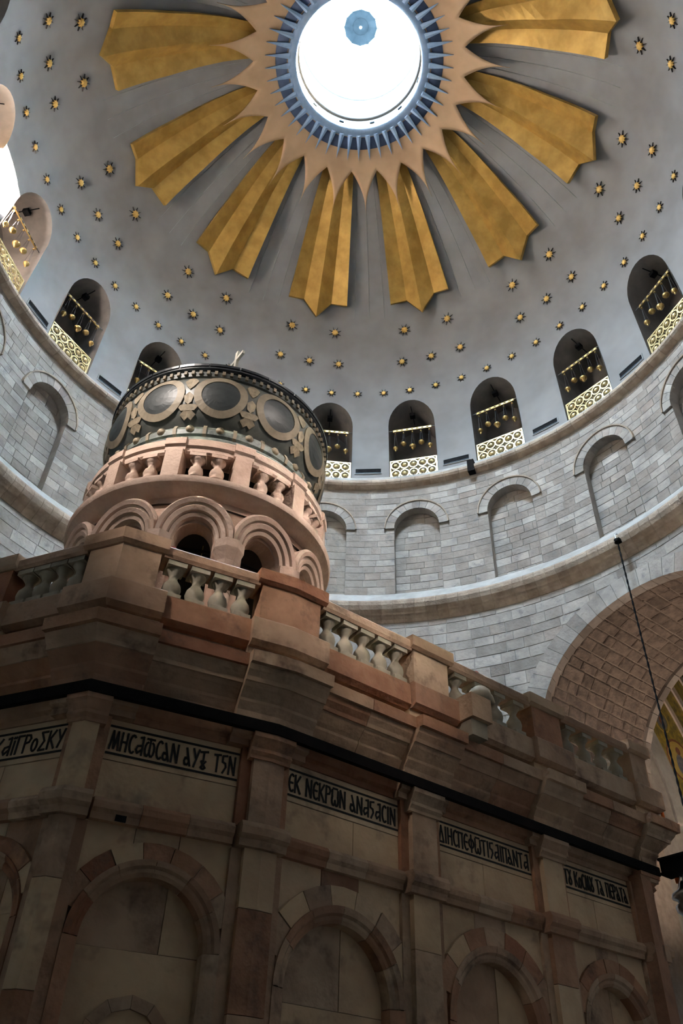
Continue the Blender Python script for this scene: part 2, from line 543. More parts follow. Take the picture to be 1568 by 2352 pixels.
cap = MB().lathe([(0.0, 0.07), (0.02, 0.06), (0.045, 0.0), (0.06, -0.03), (0.03, -0.05), (0.0, -0.05)], 10)
me_cap = cap.mesh('lamp_cap', M['gilt'], True)
bowl_a = MB().lathe([(0.0, 0.05), (0.075, 0.06), (0.11, 0.05), (0.115, 0.01), (0.09, -0.05), (0.045, -0.1), (0.03, -0.12), (0.045, -0.15), (0.02, -0.19), (0.0, -0.21)], 12)
bowl_b = MB().lathe([(0.0, 0.03), (0.09, 0.05), (0.125, 0.03), (0.135, -0.02), (0.105, -0.08), (0.05, -0.12), (0.02, -0.15), (0.0, -0.16)], 12)
bowl_c = MB().lathe([(0.0, 0.08), (0.12, 0.09), (0.15, 0.06), (0.14, 0.0), (0.10, -0.06), (0.075, -0.08), (0.07, -0.12), (0.03, -0.16), (0.0, -0.2)], 12)
me_bowl = {'a': bowl_a.mesh('lamp_bowl_a', M['gilt'], True), 'b': bowl_b.mesh('lamp_bowl_b', M['gilt'], True), 'c': bowl_c.mesh('lamp_bowl_c', M['gilt'], True)}
LAMPS = [(-0.67, 23.91, 'a'), (-0.35, 24.12, 'b'), (0.0, 23.88, 'c'), (0.34, 24.09, 'b'), (0.67, 23.86, 'a')]
me_chain = {}
for x, z, k in LAMPS:
    L = 24.72 - z - 0.03
    c = MB().tube([(0, 0, 0), (0, 0, -L)], 0.0055, 4)
    me_chain[round(L, 3)] = c.mesh('lamp_chain', M['bronze'])
LNAME = ['leftmost', 'second from left', 'middle', 'second from right', 'rightmost']
LLOOK = ['slim brass oil lamp', 'round brass oil lamp', 'broad-rimmed brass oil lamp', 'round brass oil lamp', 'slim brass oil lamp']
for n, az in enumerate(WIN_AZ):
    if n in (0, 5):
        continue
    d = Vector((sin(R(az)), cos(R(az)), 0))
    t = Vector((cos(R(az)), -sin(R(az)), 0))
    rz = -R(az)
    where = ALC[n]
    g = thing('openwork_grille', 'gilded openwork grille at the foot of the ' + where, 'grille', d * 10.66 + Vector((0, 0, GZ0)), rz, 'gilded grilles of the dome alcoves')
    link('frame', me_frame, g)
    link('lattice', me_lat, g)
    for i in range(5):
        for j in range(2):
            link('rosette', me_ros, g, (-GW + 0.045 + CW * (i + 0.5), -0.015, 0.05 + CH * (j + 0.5)))
    b = thing('lamp_rail', 'gilded lamp rail across the ' + where, 'rail', d * 10.64 + Vector((0, 0, 24.88)), rz, 'lamp rails of the dome alcoves')
    link('beam', me_bar, b)
    for i in range(7):
        link('stud', me_stud, b, (-0.6 + 0.2 * i, 0, 0))
    for s in (-1, 1):
        link('bracket', me_stud, b, (s * 0.83, 0, 0), None, (2.0, 1, 0.8))
    for i, (x, z, k) in enumerate(LAMPS):
        p = d * 10.64 + t * x
        if not in_frame(p + Vector((0, 0, z))):
            continue
        o = thing('oil_lamp', '%s, %s in the %s' % (LLOOK[i], LNAME[i], where), 'lamp', p + Vector((0, 0, z)), rz, 'brass oil lamps in the dome alcoves')
        link('bowl', me_bowl[k], o, None, None, (0.86, 0.86, 0.86))
        L = 24.72 - z - 0.03
        link('cap', me_cap, o, (0, 0, 24.73 - z), None, (0.7, 0.7, 0.7))
        for q in range(3):
            a = 2 * pi * q / 3 + 0.5
            rr = 0.085
            ch = link('chain', me_chain[round(L, 3)], o, (0.025 * cos(a), 0.025 * sin(a), 24.71 - z))
            ch.rotation_euler = Vector((rr * cos(a) - 0.025 * cos(a), rr * sin(a) - 0.025 * sin(a), -L)).to_track_quat('-Z', 'Y').to_euler()

# ventilation slots between the alcoves
mv = MB()
for x0, x1, z0, z1 in ((-0.52, 0.52, 0.12, 0.15), (-0.52, 0.52, -0.15, -0.12), (-0.52, -0.48, -0.12, 0.12), (0.48, 0.52, -0.12, 0.12)):
    mv.box(x0, x1, -0.025, 0.02, z0, z1)
me_vf = mv.mesh('vent_frame', M['plaster'])
me_vb = MB().box(-0.48, 0.48, -0.012, 0.02, -0.12, 0.12).mesh('vent_shade_panel', M['black'])  # flat black panel, the slot's shade put into its colour
me_vs = MB().box(-0.48, 0.48, -0.02, -0.012, -0.085, -0.07).mesh('vent_slat', M['lead'])
VENTS = [(-86.6, 'beside the sunlit patch'), (-67.9, 'between the two whole alcoves at left'), (-49.8, 'just left of the cupola'),
         (5.2, 'just right of the cupola'), (23.2, 'second to the right of the cupola'), (41.8, 'third to the right of the cupola'),
         (61.0, 'between the last two whole alcoves at right')]
for az, where in VENTS:
    d = Vector((sin(R(az)), cos(R(az)), 0))
    o = thing('vent_slot', 'dark narrow vent slot in the dome foot ' + where, 'vent', d * (RD - 0.005) + Vector((0, 0, 22.72)), -R(az), 'vent slots of the dome foot')
    link('frame', me_vf, o)
    link('recess_shade', me_vb, o)
    link('slat', me_vs, o)

# gilded stars in three rings
PH = -9.31


def star_meshes(tag_, s):
    """8 long thin blades around a gold boss; local -y faces into the room"""
    bl = MB()
    w, L = 0.016, 0.25
    for p0, p1 in (((0.06, 0.022), (L, 0.004)),):
        bl.add([(p0[0] * s, 0.0, -p0[1] * s), (p0[0] * s, -0.075 * s, 0), (p0[0] * s, 0.0, p0[1] * s),
                (p1[0] * s, 0.0, -p1[1] * s), (p1[0] * s, -0.05 * s, 0), (p1[0] * s, 0.0, p1[1] * s)],
               [(0, 1, 4, 3), (1, 2, 5, 4), (2, 0, 3, 5), (0, 2, 1), (3, 4, 5)])
    ce = MB()
    n = 16
    ring = []
    for i in range(n):
        r = (0.118 if i % 2 == 0 else 0.088) * s
        ring.append((r * cos(2 * pi * i / n), -0.065 * s, r * sin(2 * pi * i / n)))
    base = [(x * 0.9, 0.0, z * 0.9) for x, y, z in ring]
    inner = [(x * 0.6, -0.09 * s, z * 0.6) for x, y, z in ring]
    ce.add(base + ring + inner, [(i, (i + 1) % n, n + (i + 1) % n, n + i) for i in range(n)] + [(n + i, n + (i + 1) % n, 2 * n + (i + 1) % n, 2 * n + i) for i in range(n)] + [tuple(range(2 * n, 3 * n))])
    return bl.mesh('star_blade_' + tag_, M['bronze']), ce.mesh('star_boss_' + tag_, M['star_gold'])


SM = {'small': star_meshes('small', 0.74), 'middle': star_meshes('middle', 0.92), 'large': star_meshes('large', 1.05)}


def star(kind, az, el_z, label, group):
    r = rdome(el_z)
    p = cyl(az, r, el_z)
    nrm = (Vector((0, 0, ZD)) - p).normalized()
    o = thing('gilded_star', label, 'star', p + nrm * 0.002, 0, group)
    q = nrm.to_track_quat('-Y', 'Z')
    o.rotation_mode = 'QUATERNION'
    o.rotation_quaternion = q
    bl, ce = SM[kind]
    link('boss', ce, o, None, None, (1.15, 1.0, 1.15))
    for k in range(8):
        b = link('blade', bl, o)
        b.rotation_euler = (0, 2 * pi * (k + 0.5) / 8, 0)


rings = {'small': [], 'middle': [], 'large': []}
for i in range(-25, 25):
    rings['small'].append((2.69 + 6 * i, 26.57))
for k in range(-4, 5):
    for j in (-1, 0, 1):
        rings['middle'].append((PH + 30 * k + 7.22 * j, 27.81))
    for j in (-0.5, 0.5):
        rings['large'].append((PH + 30 * k + 11.55 * j, 29.01))
WHERE = {'small': 'in the lowest ring just above the alcoves', 'middle': 'in the middle ring of stars', 'large': 'in the top ring under the golden rays'}
for kind, lst in rings.items():
    vis = sorted(a for a, z in lst if in_frame(cyl(a, rdome(lst[0][1]), lst[0][1])))
    z = lst[0][1]
    nl = (len(vis) + 1) // 2
    for i, a in enumerate(vis):
        pos = nth(i, 'left') if i < nl else nth(len(vis) - 1 - i, 'right')
        star(kind, a, z, '%s gilded star %s, %s' % (kind if kind != 'middle' else 'medium', WHERE[kind], pos), kind + ' gilded stars of the dome')


# golden rays: folded plates standing off the dome
def sph(az, el, rr):
    return Vector((rr * cos(R(el)) * sin(R(az)), rr * cos(R(el)) * cos(R(az)), ZD + rr * sin(R(el))))


RAY = [(-8.6, 0.46, 38.2), (-4.05, 0.17, 38.9), (0.0, 0.56, 34.8), (4.05, 0.17, 38.9), (8.6, 0.46, 38.2)]


# each fold of a ray is a panel of its own
def ray_panels():
    out = []
    ns = 16
    for i in range(4):
        mb = MB()
        (a0, h0, e0), (a1, h1, e1) = RAY[i], RAY[i + 1]
        T, B = [], []
        for a, h, e in ((a0, h0, e0), (a1, h1, e1)):
            for s in range(ns + 1):
                el = e + (70.5 - e) * s / ns
                f_ = 1.0 if el < 50 else max(0.36, 1.0 - (el - 50) / 20.0)
                T.append(sph(a, el, RD - h * f_))
                B.append(sph(a, el, RD - h * f_ + 0.16 * f_))
        n1 = ns + 1
        N = 2 * n1
        fs = [(s, n1 + s, n1 + s + 1, s + 1) for s in range(ns)]
        fs += [tuple(N + x for x in reversed(f)) for f in fs]
        fs.append((0, N, N + n1, n1))
        for o in (0, n1):
            fs += [(o + s, o + s + 1, N + o + s + 1, N + o + s) for s in range(ns)]
        mb.add(T + B, fs)
        out.append(mb.mesh('ray_panel_%d' % i, M['gold']))
    return out


panels = ray_panels()
RAYLAB = ['at the left edge above', 'topmost at left', 'second from the left, pointing to lower left', 'third from the left, above the cupola', 'hanging straight down left of centre',
          'hanging straight down right of centre', 'pointing to lower right', 'second from the right edge', 'topmost at right']
for i, k in enumerate(range(-3, 5)):
    o = thing('golden_ray', 'golden folded sunray plate on the dome, ' + RAYLAB[i + 1], 'sunray', (0, 0, 0), -R(PH + 30 * k), 'golden rays of the dome')
    for me in panels:
        link('panel', me, o)
# faint raised seams of the plaster between the rays
for k in range(-4, 5):
    for off in (-4.2, 0.0, 4.2):
        a = PH + 15 + 30 * k + off
        mb = MB()
        for s in range(13):
            el = 36 + 30 * s / 12
            wd = 0.13 / cos(R(el)) * (1 - 0.5 * s / 12)
            mb.v += [tuple(sph(a - wd / 2, el, RD + 0.01)), tuple(sph(a, el, RD - 0.022)), tuple(sph(a + wd / 2, el, RD + 0.01))]
        for s in range(12):
            mb.f += [(3 * s, 3 * s + 1, 3 * s + 4, 3 * s + 3), (3 * s + 1, 3 * s + 2, 3 * s + 5, 3 * s + 4)]
        mb.build('seam', M['seam'], ceiling)

# the golden crown plate with lancet scallops
crown = thing('sunburst_plate', 'golden scalloped sunburst plate with pointed spikes around the round skylight', 'plate', (0, 0, 0), 0)
RP = 9.95
mb = MB()
NS = 20


def scallop(u):
    """u 0..1 over one lancet: 0/1 spike tip (el 58.1), 0.5 lancet apex (el 67.7)"""
    x = abs(2 * u - 1)          # 1 at the spike tip, 0 at the apex
    return 58.1 + 9.6 * max(0.0, 1 - x) ** 0.385


stat = []
for k in range(24):
    for i in range(NS):
        u = (1 - cos(pi * i / NS)) / 2
        u = 0.5 * u + 0.5 * (0.5 - 0.5 * cos(pi * u))
        stat.append((PH + 15 * k + 15.0 * u, scallop(u)))
nst = len(stat)
NRR = 8
T = []
for a, el in stat:
    for s in range(NRR + 1):
        e = el + (76.7 - el) * s / NRR
        T.append((a, e))
vs = [sph(a, e, RP) for a, e in T] + [sph(a, e, RP + 0.035) for a, e in T]
N = len(T)
n1 = NRR + 1
fs = []
for i in range(nst):
    j = (i + 1) % nst
    for s in range(NRR):
        q = (i * n1 + s, j * n1 + s, j * n1 + s + 1, i * n1 + s + 1)
        fs += [q, tuple(N + x for x in reversed(q))]
    fs.append((i * n1, i * n1 + N, j * n1 + N, j * n1))
mb.add(vs, fs)
mb.build('plate', M['crown_gold'], crown, True)
# shade under the teeth painted as an annulus, glare-tinted inner ring and its 48 teeth, bright rim
revolve([(2.30, 32.965), (2.60, 32.905), (3.02, 32.765), (3.02, 32.80), (2.3, 32.99)], -180, 180, 96, True).build('shade_annulus', M['tooth_shade'], crown, True)
inner_ring = revolve([(2.27, 33.02), (2.27, 32.90), (2.32, 32.88), (2.56, 32.82), (2.58, 32.88), (2.30, 33.0)], -180, 180, 96, True).build('inner_ring', M['glare_blue'], crown, True)
revolve([(2.25, 33.06), (2.25, 32.99), (2.29, 32.97), (2.29, 33.06)], -180, 180, 96, True).build('rim', M['pale_gilt'], crown, True)
to = MB()
to.add([(-0.105, 2.5, 32.84), (0.105, 2.5, 32.84), (0.0, 3.38, 32.58), (-0.105, 2.5, 32.90), (0.105, 2.5, 32.90), (0.0, 3.38, 32.64), (0, 2.52, 32.79)],
       [(0, 6, 2), (6, 1, 2), (3, 5, 4), (0, 2, 5, 3), (1, 4, 5, 2), (0, 3, 4, 1), (0, 1, 6)])
me_tooth = to.mesh('crown_tooth', M['glare_blue'])
for k in range(48):
    link('tooth', me_tooth, inner_ring, (0, 0, 0), -R(2.24 + 7.5 * k))

# glazed lantern over the oculus
lan = bpy.data.objects.new('window_13', None)
COL.objects.link(lan)
struct(lan, 'round glazed skylight lantern at the top of the dome, blown out white')
revolve([(2.29, 33.0), (2.29, 35.6), (2.7, 35.65)], -180, 180, 72).build('lantern_wall', M['lantern'], lan, True)
revolve([(2.29, 33.62), (2.22, 33.64), (2.18, 33.72), (2.22, 33.80), (2.29, 33.82)], -180, 180, 72).build('lantern_moulding', M['lantern'], lan, True)
revolve([(2.29, 35.5), (2.20, 35.54), (2.20, 35.62), (2.29, 35.64)], -180, 180, 72).build('lantern_kerb', M['lantern'], lan, True)
for k in range(12):
    a0, a1 = 30 * k, 30 * (k + 1)
    mb = MB()
    g = 0.6
    mb.add([cyl(a0 + g, 2.27, 35.62), cyl(a1 - g, 2.27, 35.62), cyl(a1 - 2 * g, 0.6, 36.75), cyl(a0 + 2 * g, 0.6, 36.75)], [(0, 1, 2, 3)])
    mb.build('glass_pane', M['glazing'], lan)
    mb = MB().tube([cyl(a0, 2.27, 35.62), cyl(a0, 0.58, 36.76)], 0.03, 5)
    mb.build('glazing_bar', M['white'], lan)
    b = MB().box(-0.09, 0.09, 2.255, 2.30, 33.28, 33.36)
    b.build('bracket', M['disc_dark'], lan, rotz=-R(15 + 30 * k))
disc = thing('lantern_disc', 'grey faceted disc hanging at the top of the bright skylight', 'disc', (0, 0, 36.62))
mb = MB()
n = 12
ra, rb = [], []
for k in range(n):
    a = 2 * pi * k / n
    ra.append((0.65 * cos(a), 0.65 * sin(a), 0.0))
    rb.append((0.30 * cos(a), 0.30 * sin(a), 0.16))
for k in range(n):
    mb2 = MB()
    a, b, c, d = ra[k], ra[(k + 1) % n], rb[(k + 1) % n], rb[k]
    mb2.add([a, b, c, d] + [(x, y, z + 0.03) for x, y, z in (a, b, c, d)], [(0, 1, 2, 3), (7, 6, 5, 4), (0, 4, 5, 1), (1, 5, 6, 2), (2, 6, 7, 3), (3, 7, 4, 0)])
    mb2.build('facet', M['disc_dark'], disc)
    MB().tube([(a[0] * 0.97, a[1] * 0.97, 0.0), (a[0] * 1.12, a[1] * 1.12, 0.02)], 0.015, 4).build('peg', M['disc_dark'], disc)
MB().lathe([(0.0, 0.14), (0.31, 0.15), (0.31, 0.19), (0.0, 0.2)], 12).build('hub', M['disc_dark'], disc)
MB().lathe([(0.0, 0.0), (0.045, 0.02), (0.05, 0.06), (0.03, 0.11), (0.02, 0.15), (0, 0.15)], 10).build('bulb', M['white'], disc, True)

# ------------------------------------------------------------------ upper cornice, drum, lower cornice
tr1 = revolve([(10.75, 22.3), (10.50, 22.28), (10.46, 22.24), (10.46, 22.02)], -180, 180, 180).build('trim_1', M['cornice_light'], None, True)
struct(tr1, 'grey stone cornice ring under the dome alcoves')
UP = [(10.46, 22.02), (10.43, 22.0), (10.42, 21.91), (10.24, 21.89), (10.17, 21.86), (10.13, 21.78), (10.13, 21.70), (10.18, 21.62), (10.28, 21.58), (10.33, 21.55), (10.45, 21.50), (10.6, 21.5), (10.6, 22.02)]
g = 3.0


def ring_blocks(prof, parent, a0, a1, step, m, name='cornice_block', gap=0.03):
    mb = MB()
    k = len(prof)
    for i in range(3):
        a = -step / 2 + gap + (step - 2 * gap) * i / 2
        mb.v += [tuple(cyl(a, r, z)) for r, z in prof]
    for i in range(2):
        for q in range(k):
            q2 = (q + 1) % k
            mb.f.append((i * k + q, (i + 1) * k + q, (i + 1) * k + q2, i * k + q2))
    mb.f.append(tuple(range(k)))
    mb.f.append(tuple(range(2 * k, 3 * k)))
    me = mb.mesh(name, m)
    a = a0 + step / 2
    while a < a1:
        link(name, me, parent, (0, 0, 0), -R(a))
        a += step


ring_blocks(UP, tr1, -108, 84, 3.0, M['cornice'])
o = revolve(UP, 84, 252, 84, True).build('cornice_ring', M['cornice'], tr1)
mb = MB().box(-0.12, 0.12, -0.10, 0.14, -0.32, 0.22)
strap = tag(mb.build('cornice_strap', M['iron'], loc=cyl(26.6, 10.20, 21.82), rotz=-R(26.6)), 'dark square patch strapped over the upper cornice right of the cupola', 'strap')

RW, ZW0, ZW1 = 10.38, 16.8, 21.56
NI_HW, NI_Z0, NI_ZS, NI_RISE, NI_DEP = 0.79, 16.86, 19.62, 0.84, 0.28
NI_AZ = [a for a in WIN_AZ]
NI_AZ = [-112.5, -95.6, -78.2, -60.2, -41.3, -22.3, -3.2, 14.8, 33.0, 52.3, 71.2, 89.0]
mb = MB()
hwd2 = math.degrees(math.asin(NI_HW / RW))
cols = columns(1.5, NI_AZ, hwd2, 14)
for (a0, c0), (a1, c1) in zip(cols, cols[1:]):
    inside = c0 is not None and c0 == c1
    zs = [arch_z(RW * sin(R(a - c)), NI_HW, NI_ZS, NI_RISE) if inside else ZW0 for a, c in ((a0, c0), (a1, c1))]
    mb.add([cyl(a0, RW, zs[0]), cyl(a1, RW, zs[1]), cyl(a1, RW, ZW1), cyl(a0, RW, ZW1)], [(0, 1, 2, 3)])
wall_drum = mb.build('wall_drum', M['mortar'])
struct(wall_drum, 'grey limestone drum wall with a ring of blind arches')
revolve([(RW + NI_DEP + 0.03, 16.3), (RW + NI_DEP + 0.03, 21.6)], -180, 180, 120).build('niche_backing', M['mortar'], wall_drum)
me_stone = bevel_box_mesh('stone_block', M['drum_stone'], 0.03)
STONES = []      # (az, R, z, w, h)


def lay(az0, az1, r, z0, z1, wmin, wmax):
    """fill one course between two azimuths"""
    a = az0
    k = 180 / pi / r
    while a < az1 - 0.05 * k:
        w = random.uniform(wmin, wmax)
        da = w * k
        if az1 - (a + da) < wmin * 0.6 * k:
            da = az1 - a
        if a + da > az1:
            da = az1 - a
        STONES.append((a + da / 2, r, (z0 + z1) / 2, da / k - 0.007, z1 - z0 - 0.007))
        a += da


z = 16.86
rows = []
while z < 21.5:
    h = random.choice((0.26, 0.29, 0.32, 0.30))
    rows.append((z, min(z + h, 21.52)))
    z += h
DEG = 180 / pi / RW
for z0, z1 in rows:
    zm = (z0 + z1) / 2
    edges = []
    for c in NI_AZ:
        if c < -79 or c > 73:
            continue
        half = None
        if zm < NI_ZS:
            half = NI_HW
        elif zm < NI_ZS + NI_RISE + 0.33:
            half = (NI_HW + 0.16) * sqrt(max(0, 1 - ((zm - NI_ZS) / (NI_RISE + 0.25)) ** 2))
        if half:
            edges.append((c - half * DEG, c + half * DEG))
    a = -88.0
    for e0, e1 in edges + [(79.0, 79.0)]:
        if e0 > a:
            lay(a, e0, RW - 0.012, z0, z1, 0.32, 0.72)
        a = e1
    for c in NI_AZ:
        if c < -79 or c > 73:
            continue
        if zm < NI_ZS + NI_RISE:
            hw = NI_HW if zm < NI_ZS else NI_HW * sqrt(max(0.02, 1 - ((zm - NI_ZS - 0.15) / NI_RISE) ** 2)) if zm - NI_ZS > 0.15 else NI_HW
            lay(c - hw * DEG - 0.1, c + hw * DEG + 0.1, RW + NI_DEP, z0, z1, 0.30, 0.66)


def place_stones(lst, parent, me, depth, limit, hidden_ok=None):
    scored = []
    for s in lst:
        p = cyl(s[0], s[1], s[2])
        vis = in_frame(p, 30)
        if hidden_ok and vis and hidden_ok(s):
            vis = False
        d = (p - CAM).length
        scored.append(((s[3] * s[4] / d / d) if vis else 0.0, s))
    scored.sort(key=lambda q: -q[0])
    rest = MB()
    for i, (sc, (a, r, z, w, h)) in enumerate(scored):
        if i < limit and sc > 0:
            rr = r + random.uniform(-0.004, 0.004)
            link('stone', me, parent, cyl(a, rr + depth / 2 - 0.004, z), -R(a), (w, depth, h))
        else:
            c = cyl(a, r + depth / 2 - 0.004 + random.uniform(-0.003, 0.003), z)
            t = Vector((cos(R(a)), -sin(R(a)), 0)) * (w / 2)
            d = Vector((sin(R(a)), cos(R(a)), 0)) * (depth / 2)
            u = Vector((0, 0, h / 2))
            rest.add([c - t - d - u, c + t - d - u, c + t - d + u, c - t - d + u, c - t + d - u, c + t + d - u, c + t + d + u, c - t + d + u],
                     [(0, 1, 2, 3), (0, 4, 5, 1), (1, 5, 6, 2), (2, 6, 7, 3), (3, 7, 4, 0)])
    if rest.v:
        o = rest.build('stone_course_rest', me.materials[0], parent)
        o['kind'] = 'stuff'


def behind_cupola(s):
    a, z = s[0], s[2]
    return -50 < a < -6 or (z < 17.3 and -56 < a < 0)


place_stones(STONES, wall_drum, me_stone, 0.06, 300, behind_cupola)

# jambs, soffits and voussoirs of the blind arches
for n, c in enumerate(NI_AZ):
    if n in (0, 5) or c < -97:
        continue
    mb = MB()
    pts = [(-NI_HW, NI_Z0 - 0.3)] + [(-NI_HW * cos(pi * i / 16), arch_z(NI_HW * cos(pi * i / 16), NI_HW, NI_ZS, NI_RISE)) for i in range(17)] + [(NI_HW, NI_Z0 - 0.3)]
    k = len(pts)
    vs = [cyl(c + x * DEG, RW - 0.02, z) for x, z in pts] + [cyl(c + x * DEG, RW + NI_DEP + 0.02, z) for x, z in pts]
    mb.add(vs, [(i, i + 1, i + 1 + k, i + k) for i in range(k - 1)])
    mb.build('niche_reveal', M['mortar'], wall_drum)
    nv = 11
    for i in range(nv):
        mb = MB()
        th0, th1 = pi - pi * (i + 0.02) / nv, pi - pi * (i + 0.98) / nv
        vs = []
        for rr in (RW - 0.07, RW + 0.05):
            for th, (hx, hz) in ((th0, (NI_HW, NI_RISE)), ((th0 + th1) / 2, (NI_HW, NI_RISE)), (th1, (NI_HW, NI_RISE)), (th1, (NI_HW + 0.31, NI_RISE + 0.33)), ((th0 + th1) / 2, (NI_HW + 0.31, NI_RISE + 0.33)), (th0, (NI_HW + 0.31, NI_RISE + 0.33))):
                x, z = hx * cos(th), NI_ZS + hz * sin(th)
                vs.append(cyl(c + x * DEG, rr, z))
        mb.add(vs, [(0, 1, 4, 5), (1, 2, 3, 4), (6, 11, 10, 7), (7, 10, 9, 8)] + [(q, (q + 1) % 6, (q + 1) % 6 + 6, q + 6) for q in range(6)])
        mb.build('voussoir', M['drum_stone'], wall_drum)

def hood(c):
    mb = MB()
    ns = 24
    prof = [(0.31, -0.05), (0.31, -0.105), (0.35, -0.115), (0.36, 0.02)]
    for q in range(ns + 1):
        th = pi - pi * q / ns
        for g_, w in prof:
            x, z = (NI_HW + g_) * cos(th), NI_ZS + (NI_RISE + g_ + 0.02) * sin(th)
            mb.v.append(tuple(cyl(c + x * DEG, RW + w, z)))
    for q in range(ns):
        for e in range(3):
            mb.f.append((q * 4 + e, (q + 1) * 4 + e, (q + 1) * 4 + e + 1, q * 4 + e + 1))
    mb.build('hood_mould', M['cornice'], wall_drum)


for c in NI_AZ[2:11]:
    hood(c)

tr2 = revolve([(10.75, 17.0), (10.42, 16.92), (10.30, 16.80), (10.02, 16.40)], -180, 180, 180).build('trim_2', M['cornice_light'], None, True)
struct(tr2, 'brown stone lower cornice ring at the foot of the drum')
LO = [(10.02, 16.40), (10.0, 16.34), (10.0, 16.22), (10.05, 16.08), (10.13, 15.98), (10.15, 15.92), (10.20, 15.88), (10.26, 15.80), (10.30, 15.70), (10.6, 15.70), (10.6, 16.40)]
ring_blocks(LO, tr2, -80, 78, 2.0, M['cornice'], gap=0.02)
revolve(LO, 78, 280, 101, True).build('cornice_ring', M['cornice'], tr2)
# ------------------------------------------------------------------ lower wall with its great arches
floor = MB()
floor.lathe([(0.0, 0.0), (20.0, 0.0), (30.0, 0.0)], 48)
floor = struct(floor.build('floor', M['floor']), 'pale stone floor of the rotunda')
RL, RLO = 10.32, 11.0
AZE = 52.7                                   # azimuth of the eastern great arch
UD = Vector((sin(R(AZE)), cos(R(AZE)), 0))
LD = Vector((-UD.y, UD.x, 0))
OPEN = [(AZE, 3.5, 11.2, 3.5), (-71.4, 2.3, 13.7, 1.93), (180.0, 2.6, 7.5, 2.6)]
cols = []
a = -178.0
while a < 178.01:
    if not any(abs(a - c) < math.degrees(math.asin(hw / RL)) + 0.6 for c, hw, zs, ri in OPEN[:2]) and abs(a) < 180 - math.degrees(math.asin(2.6 / RL)) - 0.5:
        cols.append((a, None))
    a += 2.0
for c, hw, zs, ri in OPEN:
    for i in range(25):
        x = -hw * cos(pi * i / 24)
        cols.append((c + math.degrees(math.asin(x / RL)), (c, hw, zs, ri)))
cols.sort(key=lambda q: q[0])
cols.append((cols[0][0] + 360, cols[0][1]))
mb = MB()
for rr in (RL, RLO):
    for (a0, o0), (a1, o1) in zip(cols, cols[1:]):
        inside = o0 is not None and o0 == o1
        zs = [arch_z(RL * sin(R(a - o[0])), o[1], o[2], o[3]) if inside else 0.0 for a, o in ((a0, o0), (a1, o1))]
        mb.add([cyl(a0, rr, zs[0]), cyl(a1, rr, zs[1]), cyl(a1, rr, 15.9), cyl(a0, rr, 15.9)], [(0, 1, 2, 3)])
for c, hw, zs, ri in OPEN[1:]:
    pts = [(-hw, 0.0)] + [(-hw * cos(pi * i / 24), arch_z(hw * cos(pi * i / 24), hw, zs, ri)) for i in range(25)] + [(hw, 0.0)]
    k = len(pts)
    vs = [cyl(c + math.degrees(math.asin(x / RL)), RL, z) for x, z in pts] + [cyl(c + math.degrees(math.asin(x / RL)), RLO + (1.5 if c < 0 else 0), z) for x, z in pts]
    mb.add(vs, [(i, i + 1, i + 1 + k, i + k) for i in range(k - 1)])
wall_lower = struct(mb.build('wall_lower', M['mortar']), 'grey limestone wall with great arches below the lower cornice')

# dressed stones of the visible spandrels
STONES = []
z = 11.0
while z < 15.65:
    h = random.choice((0.30, 0.36, 0.42))
    z1 = min(z + h, 15.66)
    zm = (z + z1) / 2
    x = 3.5 + 0.5 if zm < 11.2 else sqrt(max(0, 4.0 ** 2 - (zm - 11.2) ** 2))
    e0 = AZE - math.degrees(math.asin(x / RL)) if zm < 15.2 else 70
    lay(8.0, min(e0 + (0.4 if zm < 15.2 else 0), 70), RL - 0.012, z, z1, 0.4, 0.95)
    x2 = 2.3 if zm < 13.7 else 2.3 * sqrt(max(0, 1 - ((zm - 13.7) / 1.93) ** 2))
    lay(-71.4 + math.degrees(math.asin(x2 / RL)), -40.0, RL - 0.012, z, z1, 0.4, 0.9)
    z += h
place_stones(STONES, wall_lower, me_stone, 0.06, 260)

# voussoirs on the face of the great arch
for i in range(30):
    t0, t1 = pi * (i + 0.012) / 30, pi * (i + 0.988) / 30
    mb = MB()
    q = [(3.46, t0), (3.46, t1), (4.02, t1), (4.02, t0)]
    vs = []
    for rr in (RL - 0.045, RL + 0.3):
        for r_, t_ in q:
            x, z = r_ * cos(t_), 11.2 + r_ * sin(t_)
            vs.append(cyl(AZE - math.degrees(math.asin(max(-1, min(1, x / RL)))), rr, z))
    mb.add(vs, [(0, 1, 2, 3), (7, 6, 5, 4), (0, 4, 5, 1), (1, 5, 6, 2), (2, 6, 7, 3), (3, 7, 4, 0)])
    mb.build('voussoir', M['drum_stone'], wall_lower)

# barrel soffit of the great arch
U1 = 14.5


def bar(u, th, r_):
    """point of the barrel: th 0 = left springing, pi = right"""
    return UD * u + LD * (r_ * cos(th)) + Vector((0, 0, 11.2 + r_ * sin(th)))


mb = MB()
for i in range(32):
    t0, t1 = pi * i / 32, pi * (i + 1) / 32
    mb.add([bar(sqrt(RL ** 2 - (3.53 * cos(t0)) ** 2) - 0.02, t0, 3.53), bar(sqrt(RL ** 2 - (3.53 * cos(t1)) ** 2) - 0.02, t1, 3.53), bar(U1, t1, 3.53), bar(U1, t0, 3.53)], [(0, 1, 2, 3)])
    mb.add([bar(U1, t0, 3.46), bar(U1, t1, 3.46), bar(U1, t1, 15.0), bar(U1, t0, 15.0)], [(0, 1, 2, 3)])
for s in (-1, 1):
    mb.add([UD * 9.6 + LD * 3.53 * s, UD * U1 + LD * 3.53 * s, UD * U1 + LD * 3.53 * s + Vector((0, 0, 11.25)), UD * 9.6 + LD * 3.53 * s + Vector((0, 0, 11.25))], [(0, 1, 2, 3)])
    mb.add([UD * U1 + LD * 3.53 * s, UD * U1 + LD * 8.5 * s, UD * U1 + LD * 8.5 * s + Vector((0, 0, 11.25)), UD * U1 + LD * 3.53 * s + Vector((0, 0, 11.25))], [(0, 1, 2, 3)])
